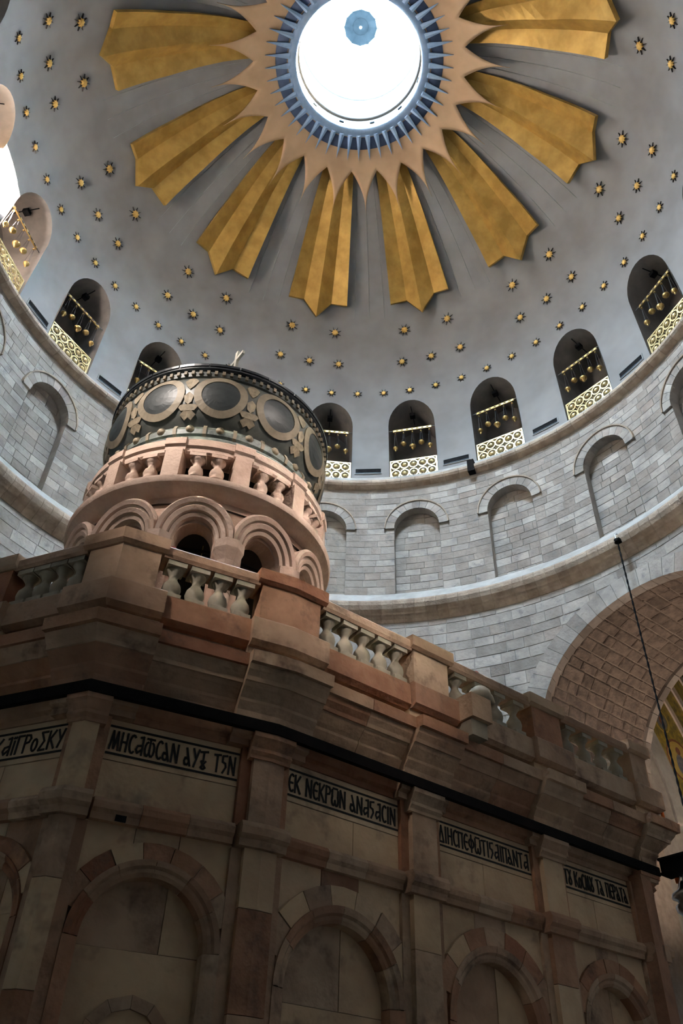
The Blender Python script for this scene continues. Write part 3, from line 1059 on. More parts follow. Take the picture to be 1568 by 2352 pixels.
soffit = struct(mb.build('wall_soffit', M['soffit_mortar']), 'rough brown stone underside of the great arch at right')
me_rough = bevel_box_mesh('soffit_stone', M['rough_stone'], 0.10)


def soffit_stone(u, th, L, H):
    o = link('stone', me_rough, soffit)
    y = (LD * cos(th) + Vector((0, 0, sin(th))))
    x = UD
    zz = x.cross(y)
    p = bar(u, th, 3.535 + random.uniform(-0.012, 0.012))
    mw = Matrix(((x.x, y.x, zz.x, p.x), (x.y, y.y, zz.y, p.y), (x.z, y.z, zz.z, p.z), (0, 0, 0, 1)))
    rot = Matrix.Rotation(random.uniform(-0.03, 0.03), 4, 'Y')
    o.matrix_world = mw @ rot @ Matrix.Diagonal((L, 0.10, H, 1))


th = 0.0
while th < R(128):
    H = random.uniform(0.26, 0.42)
    dth = H / 3.5
    tm = th + dth / 2
    u = sqrt(RL ** 2 - (3.5 * cos(tm)) ** 2) + 0.32
    while u < U1 - 0.30:
        L = random.uniform(0.35, 0.85)
        if U1 - 0.25 - (u + L) < 0.3:
            L = U1 - 0.25 - u
        soffit_stone(u + L / 2, tm, L - 0.03, H - 0.03)
        u += L
    th += dth
for i in range(24):                          # dressed border of the soffit's far edge
    t0, t1 = pi * (i + 0.02) / 24, pi * (i + 0.98) / 24
    mb = MB()
    vs = [bar(u, t, r_) for u in (U1 - 0.24, U1 + 0.03) for r_, t in ((3.43, t0), (3.43, t1), (3.7, t1), (3.7, t0))]
    mb.add(vs, [(0, 1, 2, 3), (7, 6, 5, 4), (0, 4, 5, 1), (1, 5, 6, 2), (2, 6, 7, 3), (3, 7, 4, 0)])
    mb.build('border_stone', M['drum_stone'], soffit)

# mosaic wall seen beyond the great arch
wall_mosaic = struct(MB().add([UD * U1 + LD * 3.56, UD * 24 + LD * 3.56, UD * 24 + LD * 3.56 + Vector((0, 0, 21)), UD * U1 + LD * 3.56 + Vector((0, 0, 21))], [(0, 1, 2, 3)]).build('wall_mosaic', M['mortar']),
                     'stone wall with gold mosaic arch bands beyond the great arch')


def mpt(r_, th, off):
    return UD * (11.0 + r_ * cos(th)) + LD * (3.56 - off) + Vector((0, 0, 10.5 + r_ * sin(th)))


def mband(name, r0, r1, t0, t1, off, m, n=24):
    mb = MB()
    ring = []
    for i in range(n + 1):
        th = t0 + (t1 - t0) * i / n
        ring += [mpt(r0, th, 0), mpt(r0, th, off), mpt(r1, th, off), mpt(r1, th, 0)]
    fs = [(i * 4 + q, i * 4 + 4 + q, i * 4 + 4 + (q + 1) % 4, i * 4 + (q + 1) % 4) for i in range(n) for q in range(4)]
    mb.add(ring, fs)
    return mb.build(name, m, wall_mosaic)


mband('stone_band', 4.55, 5.28, 0, R(75), 0.07, M['cornice_light'])
mband('mosaic_band', 5.28, 7.0, 0, R(75), 0.03, M['mosaic'])
mband('rib', 7.0, 7.2, 0, R(75), 0.09, M['pink_rib'])
mband('mosaic_band', 7.2, 7.97, 0, R(75), 0.03, M['mosaic'])
mband('rib', 7.97, 8.22, 0, R(75), 0.09, M['pink_rib'])
mband('mosaic_band', 8.22, 9.0, 0, R(75), 0.03, M['mosaic'])
mband('rib', 9.0, 9.25, 0, R(75), 0.09, M['pink_rib'])
mband('mosaic_band', 9.25, 10.6, 0, R(60), 0.03, M['mosaic'])


def mdisc(name, u, z, r0, r1, off, m, sx=1.0):
    mb = MB()
    n = 24
    vs = []
    for i in range(n):
        c, s = cos(2 * pi * i / n), sin(2 * pi * i / n)
        for r_ in (r0, r1):
            vs.append(UD * (u + r_ * c * sx) + LD * (3.53 - off) + Vector((0, 0, z + r_ * s)))
    if r0 > 0:
        mb.add(vs, [(2 * i, 2 * i + 1, (2 * i + 3) % (2 * n), (2 * i + 2) % (2 * n)) for i in range(n)])
    else:
        mb.add(vs[1::2], [tuple(range(n))])
    return mb.build(name, m, wall_mosaic)


mdisc('medallion_border', 16.09, 13.94, 0.36, 0.42, 0.012, M['mosaic_plain'])
mdisc('medallion', 16.09, 13.94, 0.0, 0.3, 0.010, M['robe'])
mdisc('medallion_figure', 16.09, 13.94, 0.0, 0.15, 0.014, M['skin_mosaic'], 0.8)
mdisc('medallion_border', 16.64, 12.75, 0.62, 0.70, 0.012, M['skin_mosaic'])
mdisc('medallion', 16.64, 12.75, 0.0, 0.62, 0.010, M['mosaic_plain'])
mdisc('figure_body', 16.66, 12.62, 0.0, 0.34, 0.014, M['robe'], 0.7)
mdisc('figure_head', 16.64, 13.06, 0.0, 0.13, 0.016, M['skin_mosaic'])

# room beyond the arch and ambulatory behind the camera keep the daylight out
mb = MB()
for s in (-8.5,):
    mb.add([UD * U1 + LD * s, UD * 24 + LD * s, UD * 24 + LD * s + Vector((0, 0, 21)), UD * U1 + LD * s + Vector((0, 0, 21))], [(0, 1, 2, 3)])
mb.add([UD * 24 + LD * 3.6, UD * 24 + LD * -8.5, UD * 24 + LD * -8.5 + Vector((0, 0, 21)), UD * 24 + LD * 3.6 + Vector((0, 0, 21))], [(0, 1, 2, 3)])
mb.add([UD * U1 + LD * 3.6 + Vector((0, 0, 21)), UD * 24 + LD * 3.6 + Vector((0, 0, 21)), UD * 24 + LD * -8.5 + Vector((0, 0, 21)), UD * U1 + LD * -8.5 + Vector((0, 0, 21))], [(0, 1, 2, 3)])
mb.add([UD * U1 + LD * 8.5 + Vector((0, 0, 11.2)), UD * U1 + LD * -8.5 + Vector((0, 0, 11.2)), UD * U1 + LD * -8.5 + Vector((0, 0, 21)), UD * U1 + LD * 8.5 + Vector((0, 0, 21))], [])
wall_nave = struct(mb.build('wall_nave', M['ambulatory']), 'stone walls of the nave beyond the great arch')
mb = MB()
gap = 19.0
for i in range(60):
    a0 = AZE + gap + (360 - 2 * gap) * i / 60
    a1 = AZE + gap + (360 - 2 * gap) * (i + 1) / 60
    mb.add([cyl(a0, 16.0, 0), cyl(a1, 16.0, 0), cyl(a1, 16.0, 16.3), cyl(a0, 16.0, 16.3)], [(0, 1, 2, 3)])
    mb.add([cyl(a0, RLO - 0.1, 16.3), cyl(a1, RLO - 0.1, 16.3), cyl(a1, 16.0, 16.3), cyl(a0, 16.0, 16.3)], [(0, 1, 2, 3)])
for s in (1, -1):
    a_ = AZE + gap * s
    mb.add([cyl(a_, RLO - 0.1, 0), cyl(a_, 16.0, 0), cyl(a_, 16.0, 16.3), cyl(a_, RLO - 0.1, 16.3)], [(0, 1, 2, 3)])
wall_amb = struct(mb.build('wall_ambulatory', M['ambulatory']), 'outer stone wall and vault of the ambulatory around the rotunda')
# ------------------------------------------------------------------ the shrine (aedicule) in the middle
AX = R(37.3)
SU = Vector((cos(AX), sin(AX), 0))
SN = Vector((sin(AX), -cos(AX), 0))          # outward on the visible long side
P0 = Vector((0.94, -3.17, 0))
CUP = Vector((-2.015, -2.057, 0))
V_BC = P0 + SU * -1.83
V_E = P0 + SU * 4.15
V_AB = Vector((-2.13, -5.01, 0))
dA = Vector((cos(R(-23.5)), sin(R(-23.5)), 0))
V_AW = V_AB - dA * 1.6


def mirror(p):
    q = p - CUP
    return CUP + SU * q.dot(SU) - SN * q.dot(SN)


POLY = [V_AW, V_AB, V_BC, V_E, mirror(V_E), mirror(V_BC), mirror(V_AB), mirror(V_AW)]
NP = len(POLY)
SEG = [(POLY[(i + 1) % NP] - POLY[i]) for i in range(NP)]
LEN = [s.length for s in SEG]
ACC = [0.0]
for L_ in LEN:
    ACC.append(ACC[-1] + L_)
NOR = [Vector((s.y, -s.x, 0)).normalized() for s in SEG]
SHIFT = -0.2                                  # wall face lies this far inside the reference outline


def at_path(S):
    S = S % ACC[-1]
    for i in range(NP):
        if S < ACC[i + 1] - 1e-9:
            return i, POLY[i] + SEG[i].normalized() * (S - ACC[i])
    return NP - 1, POLY[0]


def stations(a, b):
    """(point, offset direction) along the outline from arc length a to b, mitred at the corners"""
    out = []
    i, p = at_path(a)
    out.append((p, NOR[i]))
    k = i
    n = 0
    base = a - (a % ACC[-1])
    for w in range(3):
        for j in range(NP):
            s = ACC[j] + base + w * ACC[-1] if w else ACC[j] + base
            if a + 1e-4 < s < b - 1e-4:
                n1, n2 = NOR[j - 1], NOR[j]
                out.append((POLY[j], (n1 + n2) / (1 + n1.dot(n2))))
        if w == 0 and b < base + ACC[-1]:
            break
    i, p = at_path(b - 1e-6)
    out.append((p, NOR[i]))
    return out


def sweep(name, a, b, prof, m, parent, smooth=False):
    st = stations(a, b)
    k = len(prof)
    mb = MB()
    for p, d in st:
        for w, z in prof:
            q = p + d * (w + SHIFT)
            mb.v.append((q.x, q.y, z))
    for i in range(len(st) - 1):
        for q in range(k):
            q2 = (q + 1) % k
            mb.f.append((i * k + q, (i + 1) * k + q, (i + 1) * k + q2, i * k + q2))
    mb.f.append(tuple(range(k)))
    mb.f.append(tuple(range((len(st) - 1) * k, len(st) * k)))
    return mb.build(name, m, parent, smooth)


def rect(w0, w1, z0, z1):
    return [(w0, z0), (w1, z0), (w1, z1), (w0, z1)]


shrine = thing('shrine', 'brown and pink limestone shrine with pilasters, blind arches, inscriptions and a balustrade', 'shrine', (0, 0, 0))
S_AW, S_AB, S_BC, S_E = 0.0, ACC[1], ACC[2], ACC[3]
S_CD, S_DE, S_END = S_BC + 1.83 + 0.13, S_BC + 1.83 + 2.15, S_E
PIL = [S_AW, S_AB, S_BC, S_CD, S_DE, S_END]
TOT = ACC[-1]
rs = random.Random(3)

# solid core and hidden sides
mb = MB()
n_ = NP
pts = []
for j in range(NP):
    n1, n2 = NOR[j - 1], NOR[j]
    q = POLY[j] + (n1 + n2) / (1 + n1.dot(n2)) * (SHIFT - 0.16)
    pts.append(q)
mb.add([(q.x, q.y, 0) for q in pts] + [(q.x, q.y, 5.75) for q in pts], [(i, (i + 1) % n_, (i + 1) % n_ + n_, i + n_) for i in range(n_)] + [tuple(range(n_, 2 * n_))])
mb.build('core', M['shrine'], shrine)
HID = (S_E, TOT)
for nm, pr in (('wall_cladding', rect(-0.2, 0.0, 0, 4.9)), ('string_course', rect(-0.05, 0.1, 3.95, 4.12)), ('entablature', [(-0.1, 4.85), (0.18, 4.85), (0.2, 5.08), (0.36, 5.36), (0.45, 5.54), (0.45, 5.66), (-0.1, 5.68)]),
               ('plinth', rect(0.1, 0.35, 5.61, 6.05)), ('handrail', rect(0.1, 0.36, 6.48, 6.63))):
    sweep(nm, HID[0], HID[1] - 0.001, pr, M['shrine'], shrine)

CORN = [  # stacked courses of the entablature: (profile builder taking the ressaut r, name, material, piece length)
    (lambda r: [(-0.1, 4.84), (0.05 + r, 4.84), (0.05 + r, 4.90), (0.10 + r, 4.92), (0.12 + r, 5.06), (-0.1, 5.06)], 'architrave_block', 'shrine', 0.9),
    (lambda r: [(-0.1, 5.06), (0.13 + r, 5.06), (0.14 + r, 5.13), (0.19 + r, 5.20), (0.19 + r, 5.23), (0.22 + r, 5.26), (0.27 + r, 5.31), (0.30 + r, 5.35), (-0.1, 5.35)], 'cyma_block', 'shrine', 0.75),
    (lambda r: [(-0.1, 5.35), (0.32 + r, 5.35), (0.33 + r, 5.39), (0.37 + r, 5.44), (0.39 + r, 5.49), (-0.1, 5.49)], 'bed_mould_block', 'shrine', 0.7),
    (lambda r: [(-0.1, 5.49), (0.43 + r, 5.49), (0.44 + r, 5.61), (-0.1, 5.64)], 'corona_block', 'shrine_red', 0.6),
    (lambda r: [(-0.1, 5.61), (0.24 + r, 5.61), (0.24 + r, 5.77), (-0.1, 5.77)], 'blocking_block', 'shrine_pale', 0.8),
    (lambda r: [(0.02, 5.75), (0.30 + r, 5.75), (0.36 + r, 5.79), (0.36 + r, 6.03), (0.33 + r, 6.06), (0.02, 6.06)], 'plinth_block', 'shrine', 1.2),
]
RH = [0.42, 0.46, 0.42, 0.34, 0.34, 0.34]     # half width of the break-forward over each pilaster
for prof, nm, mt, pl in CORN:
    res = {'architrave_block': 0.04, 'plinth_block': 0.04}.get(nm, 0.055)
    for i, c in enumerate(PIL):
        a = c - RH[i] if i else 0.0
        b = c + RH[i] if i < 5 else S_E - 0.001
        if i == 0:
            sweep(nm, 0.0, RH[0], prof(res), M[mt], shrine)
            continue
        if i == 5:
            sweep(nm, c - RH[i], S_E + 0.3, prof(res), M[mt], shrine)
        else:
            sweep(nm, a, b, prof(res + (0.01 if nm == 'corona_block' else 0)), M[rs.choice((mt, mt, 'shrine'))], shrine)
    for i in range(5):
        a, b = PIL[i] + RH[i], PIL[i + 1] - RH[i + 1]
        n = max(1, round((b - a) / pl))
        for k in range(n):
            x0, x1 = a + (b - a) * k / n, a + (b - a) * (k + 1) / n
            sweep(nm, x0 + 0.003, x1 - 0.003, [(w + (rs.uniform(-0.004, 0.004) if w > 0.03 else 0), z) for w, z in prof(-0.035)], M[rs.choice((mt, mt, 'shrine', 'shrine_red') if mt != 'shrine_pale' else (mt, mt, 'shrine'))], shrine)

# black iron band strapped around under the cornice
band = sweep('iron_band', 0.001, S_E + 0.25, rect(0.165, 0.225, 4.95, 5.055), M['iron'], None)
tag(band, 'black iron band strapped around the shrine under its cornice', 'band')

# pilasters: upper shaft, capital, string course, lower shaft
for i, c in enumerate(PIL):
    h = 0.17
    a, b = c - h, c + h
    if i == 0:
        a = 0.0
    if i == 5:
        a, b = c - 2 * h, c + 0.25
    cap_p = [(-0.1, 4.72), (0.13, 4.72), (0.13, 4.75), (0.16, 4.78), (0.145, 4.82), (0.19, 4.88), (0.21, 4.90), (0.21, 4.945), (-0.1, 4.945)]
    sh = sweep('pilaster', a, b, rect(-0.1, 0.11, 4.12, 4.72), M['shrine_pale' if i in (1, 4) else 'shrine'], shrine)
    sweep('capital', a - (0.05 if i else 0), b + 0.05, cap_p, M['shrine_red' if i == 2 else 'shrine'], sh)
    sweep('string_break', a - (0.07 if i else 0), b + 0.07, [(-0.1, 3.93), (0.14, 3.93), (0.15, 3.99), (0.19, 4.02), (0.20, 4.08), (0.17, 4.13), (-0.1, 4.13)], M['shrine'], sh)
    zs_ = [3.93, 3.45, 2.7, 1.9, 1.0, 0.0]
    for q in range(5):
        sweep('block', a, b, rect(-0.1, 0.10, zs_[q + 1] + 0.003, zs_[q] - 0.003), M[rs.choice(('shrine', 'shrine_pale', 'shrine_red'))], sh)
    # side returns beside the pilasters
    for s in (-1, 1):
        if (i == 0 and s < 0) or (i == 5 and s > 0):
            continue
        x = (a if s < 0 else b)
        x0, x1 = (x - 0.10, x) if s < 0 else (x, x + 0.10)
        sweep('return', x0, x1, rect(-0.1, 0.045, 4.12, 4.84), M['shrine_red'], sh)
        sweep('return', x0, x1, rect(-0.1, 0.04, 0.0, 3.93), M['shrine'], sh)

STR = [(-0.1, 3.95), (0.06, 3.95), (0.07, 4.0), (0.10, 4.03), (0.11, 4.08), (0.08, 4.12), (-0.1, 4.12)]


def frame_at(S):
    i, p = at_path(S)
    return p + NOR[i] * SHIFT, SEG[i].normalized(), NOR[i]


def slab(name, a, b, z0, z1, m, w0=-0.1, w1=0.0, g=0.004, parent=None):
    return sweep(name, a + g, b - g, rect(w0, w1 + rs.uniform(-0.003, 0.003), z0 + g, z1 - g), M[m], parent or shrine)


# stroke alphabet for the inscriptions (x 0..w, y 0..1)
def arc(cx, cy, rx, ry, d0, d1, n=10):
    return [(cx + rx * cos(R(d0 + (d1 - d0) * i / n)), cy + ry * sin(R(d0 + (d1 - d0) * i / n))) for i in range(n + 1)]


GL = {
    'A': (0.40, [[(0.10, 0.95), (0.36, 0.0)], arc(0.15, 0.22, 0.13, 0.20, 0, 360), [(0.26, 0.36), (0.04, 0.40)]]),
    'd': (0.42, [[(0.36, 1.0), (0.36, 0.0)], [(0.34, 0.52), (0.10, 0.46), (0.04, 0.26), (0.12, 0.08), (0.34, 0.30)], [(0.20, 0.95), (0.36, 1.0)]]),
    'K': (0.40, [[(0.05, 0), (0.05, 1)], [(0.36, 1.0), (0.08, 0.45)], [(0.14, 0.52), (0.38, 0.0)]]),
    'I': (0.16, [[(0.08, 0), (0.08, 1)]]),
    'i': (0.16, [[(0.08, 0), (0.08, 0.78)], [(0.02, 0.92), (0.05, 1.0)], [(0.12, 0.92), (0.15, 1.0)]]),
    'G': (0.34, [[(0.05, 0), (0.05, 1), (0.34, 1.0)]]),
    'P': (0.36, [[(0.05, 0), (0.05, 1)], [(0.05, 1.0), (0.26, 0.97), (0.33, 0.78), (0.26, 0.58), (0.05, 0.52)]]),
    'O': (0.34, [arc(0.17, 0.35, 0.13, 0.33, 0, 360, 14)]),
    'S': (0.38, [[(0.36, 1.0), (0.05, 1.0), (0.26, 0.5), (0.05, 0.0), (0.36, 0.0)]]),
    'Y': (0.38, [[(0.03, 1.0), (0.19, 0.5)], [(0.36, 1.0), (0.12, 0.0)]]),
    'N': (0.42, [[(0.05, 0), (0.05, 1.0), (0.37, 0.0), (0.37, 1.0)]]),
    'M': (0.52, [[(0.03, 0), (0.13, 1.0), (0.26, 0.05), (0.39, 1.0), (0.49, 0.0)]]),
    'H': (0.38, [[(0.05, 0), (0.05, 1)], [(0.33, 0), (0.33, 1)], [(0.05, 0.5), (0.33, 0.5)]]),
    'C': (0.34, [arc(0.22, 0.5, 0.17, 0.49, 55, 305, 12)]),
    'E': (0.34, [arc(0.22, 0.5, 0.17, 0.49, 55, 305, 12), [(0.06, 0.5), (0.28, 0.5)]]),
    'W': (0.50, [arc(0.14, 0.30, 0.11, 0.30, 130, 360, 8) + arc(0.36, 0.30, 0.11, 0.30, 180, 410, 8), [(0.05, 0.9), (0.05, 0.4)], [(0.45, 0.9), (0.45, 0.4)], [(0.10, 1.0), (0.40, 1.0)]]),
    'w': (0.56, [arc(0.16, 0.40, 0.13, 0.38, 90, 350, 8), arc(0.40, 0.40, 0.13, 0.38, 190, 450, 8), [(0.28, 1.0), (0.28, 0.15)], [(0.08, 0.97), (0.50, 0.97)]]),
    't': (0.40, [[(0.20, 0.0), (0.20, 0.95)], [(0.02, 0.93), (0.38, 0.98)]]),
    'T': (0.46, [[(0.20, 0.42), (0.20, 0.95)], [(0.0, 0.90), (0.42, 0.98)], [(0.08, 0.40), (0.34, 0.05)], [(0.34, 0.42), (0.08, 0.05)], arc(0.21, 0.08, 0.10, 0.10, 180, 360)]),
    'j': (0.34, [[(0.30, 1.0), (0.05, 0.95), (0.05, 0.62), (0.22, 0.55), (0.26, 0.35), (0.10, 0.0)]]),
    'D': (0.42, [[(0.20, 1.0), (0.04, 0.0), (0.38, 0.0), (0.20, 1.0)]]),
    'F': (0.44, [[(0.22, -0.05), (0.22, 1.05)], arc(0.22, 0.5, 0.19, 0.28, 0, 360, 14)]),
    'p': (0.40, [[(0.05, 0), (0.05, 0.95)], [(0.34, 0), (0.34, 0.95)], [(0.0, 0.96), (0.40, 0.96)]]),
    'U': (0.38, [arc(0.19, 0.24, 0.14, 0.22, 0, 360, 12), [(0.10, 0.42), (0.34, 1.0)], [(0.28, 0.42), (0.04, 1.0)]]),
    '.': (0.16, [arc(0.08, 0.5, 0.035, 0.05, 0, 360, 6)]),
    ' ': (0.22, []),
}


def lettering(name, text, S0, S1, z0, z1, w, parent):
    """strokes on the face between arc lengths S0 and S1"""
    p, t, n = frame_at((S0 + S1) / 2)
    tot = sum(GL[c][0] + 0.06 for c in text)
    sx = (S1 - S0) / tot
    H = z1 - z0
    x = -(S1 - S0) / 2
    mb = MB()

    def P3(px, pz, off):
        q = p + t * px + n * (w + off)
        return (q.x, q.y, pz)
    th = 0.0088
    for c in text:
        wd, strokes = GL[c]
        for s in strokes:
            pts = [(x + a * sx, z0 + b * H) for a, b in s]
            for (x0, y0), (x1, y1) in zip(pts, pts[1:]):
                dx, dy = x1 - x0, y1 - y0
                L = sqrt(dx * dx + dy * dy)
                if L < 1e-5:
                    continue
                nx, ny = -dy / L * th, dx / L * th
                ex, ey = dx / L * th * 0.6, dy / L * th * 0.6
                q = [(x0 + nx - ex, y0 + ny - ey), (x0 - nx - ex, y0 - ny - ey), (x1 - nx + ex, y1 - ny + ey), (x1 + nx + ex, y1 + ny + ey)]
                mb.prism(q, lambda u, v: P3(u, v, 0.006), lambda u, v: P3(u, v, 0.0))
        x += (wd + 0.06) * sx
    return mb.build(name, M['ink'], parent)


TEXT = [(' d.KdiGPOSKY', 0.05, 0.03), ('MHCdwCAN AYT tjN', 0.03, 0.03), ('EK NEKPWN ANdjdCIN', 0.03, 0.03), ('DIHCpEFWtIjdIpANtd', 0.03, 0.03), ('tU KOCMU tA pEPAtA', 0.05, 0.04)]
Z_SP = [2.95, 2.95, 2.95, 2.95, 2.95]
for i in range(5):
    a, b = PIL[i] + 0.27, PIL[i + 1] - 0.27
    if i == 0:
        a = 0.27
    if i == 4:
        b = PIL[5] - 0.44
    L = b - a
    # inscription slab with rules and letters, two slabs beneath, string course
    sl = slab('inscription_slab', a, b, 4.47, 4.84, 'shrine_pale')
    tx, m0, m1 = TEXT[i]
    lettering('lettering', tx, a + m0, b - m1, 4.567, 4.733, 0.004, shrine if i < 0 else sl)
    for zz in (4.53, 4.775):
        sweep('rule', a + 0.01, b - 0.01, rect(-0.02, 0.008, zz - 0.009, zz + 0.009), M['ink'], sl)
    m_ = a + L * rs.uniform(0.4, 0.6)
    if i == 1:
        slab('slab', a, b, 4.12, 4.47, 'shrine_pale')
    else:
        slab('slab', a, m_, 4.12, 4.47, 'shrine_pale')
        slab('slab', m_, b, 4.12, 4.47, 'shrine_pale')
    n = 3
    for k in range(n):
        x0, x1 = a + L * k / n, a + L * (k + 1) / n
        sweep('string_course', x0 + 0.002, x1 - 0.002, STR, M[rs.choice(('shrine', 'shrine', 'shrine_red'))], shrine)
    # blind arch bay
    p, t, nn = frame_at((a + b) / 2)

    def P3(x, w, z, p=p, t=t, nn=nn):
        q = p + t * x + nn * w
        return (q.x, q.y, z)
    zc = 2.95
    ri, rm, ro_ = 0.58, 0.72, 0.89
    if L < 1.3:
        ri, rm, ro_ = 0.40 * L, 0.50 * L, 0.61 * L
        zc = 3.83 - ro_ + 0.02
    # back of the blind arch: slabs
    mid = (a + b) / 2
    zsplit = zc + 0.02 + rs.uniform(-0.15, 0.1)
    xs = mid + ri * rs.uniform(0.1, 0.45)
    arch = slab('blind_arch', mid - ri - 0.05, mid + ri + 0.05, zc - 0.75, zsplit, 'shrine_pale', -0.16, -0.12, 0.002)
    slab('niche_slab', mid - ri - 0.05, xs, zsplit, zc + ri + 0.03, 'shrine', -0.16, -0.125, 0.002, arch)
    slab('niche_slab', xs, mid + ri + 0.05, zsplit, zc + ri + 0.03, 'shrine_pale', -0.16, -0.12, 0.002, arch)
    slab('niche_slab', mid - ri - 0.05, mid + ri + 0.05, 0.0, zc - 0.75, 'shrine', -0.16, -0.125, 0.002, arch)
    # spandrel slabs (three), following the arch
    cuts = [-L / 2 - 0.02, -L * 0.17, L * 0.14, L / 2 + 0.02]
    for k in range(3):
        x0, x1 = cuts[k] + 0.003, cuts[k + 1] - 0.003
        m = 10
        top, bot = [], []
        for q in range(m + 1):
            x = x0 + (x1 - x0) * q / m
            zb = zc + sqrt(max(0.0, rm * rm - x * x)) if abs(x) < rm else 0.0
            bot.append((x, zb))
            top.append((x, 3.955))
        mb = MB()
        vs = [P3(x, w, z) for w in (0.0 + rs.uniform(-0.003, 0.003), -0.1) for x, z in bot + top]
        n1 = m + 1
        N = 2 * n1
        fs = [(q, q + 1, n1 + q + 1, n1 + q) for q in range(m)]
        fs += [(0, n1, N + n1, N), (m, N + m, N + n1 + m, n1 + m)]
        mb.add(vs, fs)
        mb.build('spandrel_slab', M[rs.choice(('shrine_pale', 'shrine_pale', 'shrine'))], arch)
    # outer voussoirs
    nv = 7
    t_lo = 0.30
    for k in range(nv):
        th0 = t_lo + (pi - 2 * t_lo) * (k + 0.015) / nv
        th1 = t_lo + (pi - 2 * t_lo) * (k + 0.985) / nv
        mb = MB()
        vs = []
        for w in (0.035 + rs.uniform(-0.006, 0.006), -0.05):
            for r_, th in ((rm - 0.01, th0), (rm - 0.01, (th0 + th1) / 2), (rm - 0.01, th1), (ro_, th1), (ro_, (th0 + th1) / 2), (ro_, th0)):
                vs.append(P3(-r_ * cos(th), w, zc + r_ * sin(th)))
        mb.add(vs, [(0, 1, 4, 5), (1, 2, 3, 4)] + [(q, (q + 1) % 6, (q + 1) % 6 + 6, q + 6) for q in range(6)])
        mb.build('voussoir', M[rs.choice(('shrine_red', 'shrine', 'shrine_red', 'shrine_pale'))], arch)
    # inner moulded arch ring in blocks, and jambs
    nv = 6
    for k in range(nv):
        th0, th1 = pi * (k + 0.008) / nv, pi * (k + 0.992) / nv
        prof = [(ri, -0.13), (ri, 0.0), (ri + 0.03, 0.02), (ri + 0.06, 0.02), (ri + 0.08, 0.045), (rm, 0.055), (rm, -0.05)]
        mb = MB()
        ns = 5
        for q in range(ns + 1):
            th = th0 + (th1 - th0) * q / ns
            mb.v += [P3(-r_ * cos(th), w, zc + r_ * sin(th)) for r_, w in prof]
        kk = len(prof)
        for q in range(ns):
            for e in range(kk):
                e2 = (e + 1) % kk
                mb.f.append((q * kk + e, (q + 1) * kk + e, (q + 1) * kk + e2, q * kk + e2))
        mb.build('arch_block', M[rs.choice(('shrine', 'shrine_red', 'shrine'))], arch)
    for s in (-1, 1):
        zz = zc
        while zz > 0.05:
            z1 = zz
            zz = max(0.0, zz - rs.uniform(0.5, 0.9))
            mb = MB()
            mb.prism([(s * ri, -0.13), (s * ri, 0.0), (s * (ri + 0.06), 0.03), (s * rm, 0.05), (s * rm, -0.05)], lambda x, w: P3(x, w, zz + 0.003), lambda x, w: P3(x, w, z1 - 0.003))
            mb.build('jamb_block', M[rs.choice(('shrine', 'shrine_red', 'shrine'))], arch)
    if i == 1:      # small inner arch at the foot of the second bay
        for k in range(6):
            th0, th1 = pi * (k + 0.01) / 6, pi * (k + 0.99) / 6
            mb = MB()
            vs = [P3(-r_ * cos(th) + 0.02, w, 2.42 + r_ * sin(th)) for w in (-0.085, -0.13) for r_, th in ((0.27, th0), (0.27, th1), (0.36, th1), (0.36, th0))]
            mb.add(vs, [(0, 1, 2, 3), (0, 4, 5, 1), (1, 5, 6, 2), (2, 6, 7, 3), (3, 7, 4, 0)])
            mb.build('inner_arch_block', M['shrine'], arch)

# a few putlog holes and marks
def dark_hole(S, z, w):
    p, t, n = frame_at(S)
    mb = MB()
    c = p + n * w
    mb.add([(c.x + t.x * dx + n.x * dn, c.y + t.y * dx + n.y * dn, z + dz) for dn in (0.0, -0.03) for dx, dz in ((-0.045, -0.035), (0.045, -0.035), (0.045, 0.035), (-0.045, 0.035))],
           [(0, 1, 2, 3), (0, 4, 5, 1), (1, 5, 6, 2), (2, 6, 7, 3), (3, 7, 4, 0)])
    mb.build('putlog_hole', M['black'], shrine)


dark_hole(S_AB + 0.52, 3.99, 0.075)

# balustrade: pedestals, handrails, balusters
PH_ = [0.30, 0.34, 0.34, 0.27, 0.27, 0.25]
for i, c in enumerate(PIL):
    a = c - PH_[i] if i else 0.0
    b = c + PH_[i] if i < 5 else c + 0.16
    pd = sweep('pedestal', a, b, rect(0.04, 0.31, 6.06, 6.51), M['shrine' if i % 2 else 'shrine_red'], shrine)
    sweep('cap', a - (0.06 if i else 0), b + 0.06, [(0.0, 6.51), (0.33, 6.51), (0.37, 6.54), (0.37, 6.67), (0.0, 6.70)], M['shrine_red' if i == 2 else 'shrine'], pd)
RAIL = [(0.06, 6.485), (0.31, 6.485), (0.33, 6.52), (0.33, 6.60), (0.31, 6.625), (0.08, 6.625)]
bp = [(0.0, 0.0), (0.088, 0.0), (0.088, 0.055), (0.07, 0.06), (0.088, 0.09), (0.099, 0.14), (0.09, 0.19), (0.06, 0.235), (0.043, 0.27), (0.046, 0.30), (0.068, 0.335), (0.088, 0.36), (0.09, 0.375)]
me_bal = MB().lathe(bp, 14).box(-0.098, 0.098, -0.11, 0.11, 0.375, 0.435).box(-0.09, 0.09, -0.10, 0.10, 0.0, 0.05).mesh('shrine_baluster', M['baluster'], False)
for pg in me_bal.polygons:
    pg.use_smooth = len(pg.vertices) == 4 and abs(pg.normal.z) < 0.98 and pg.index < 14 * 12
NB = [4, 4, 5, 4, 4]
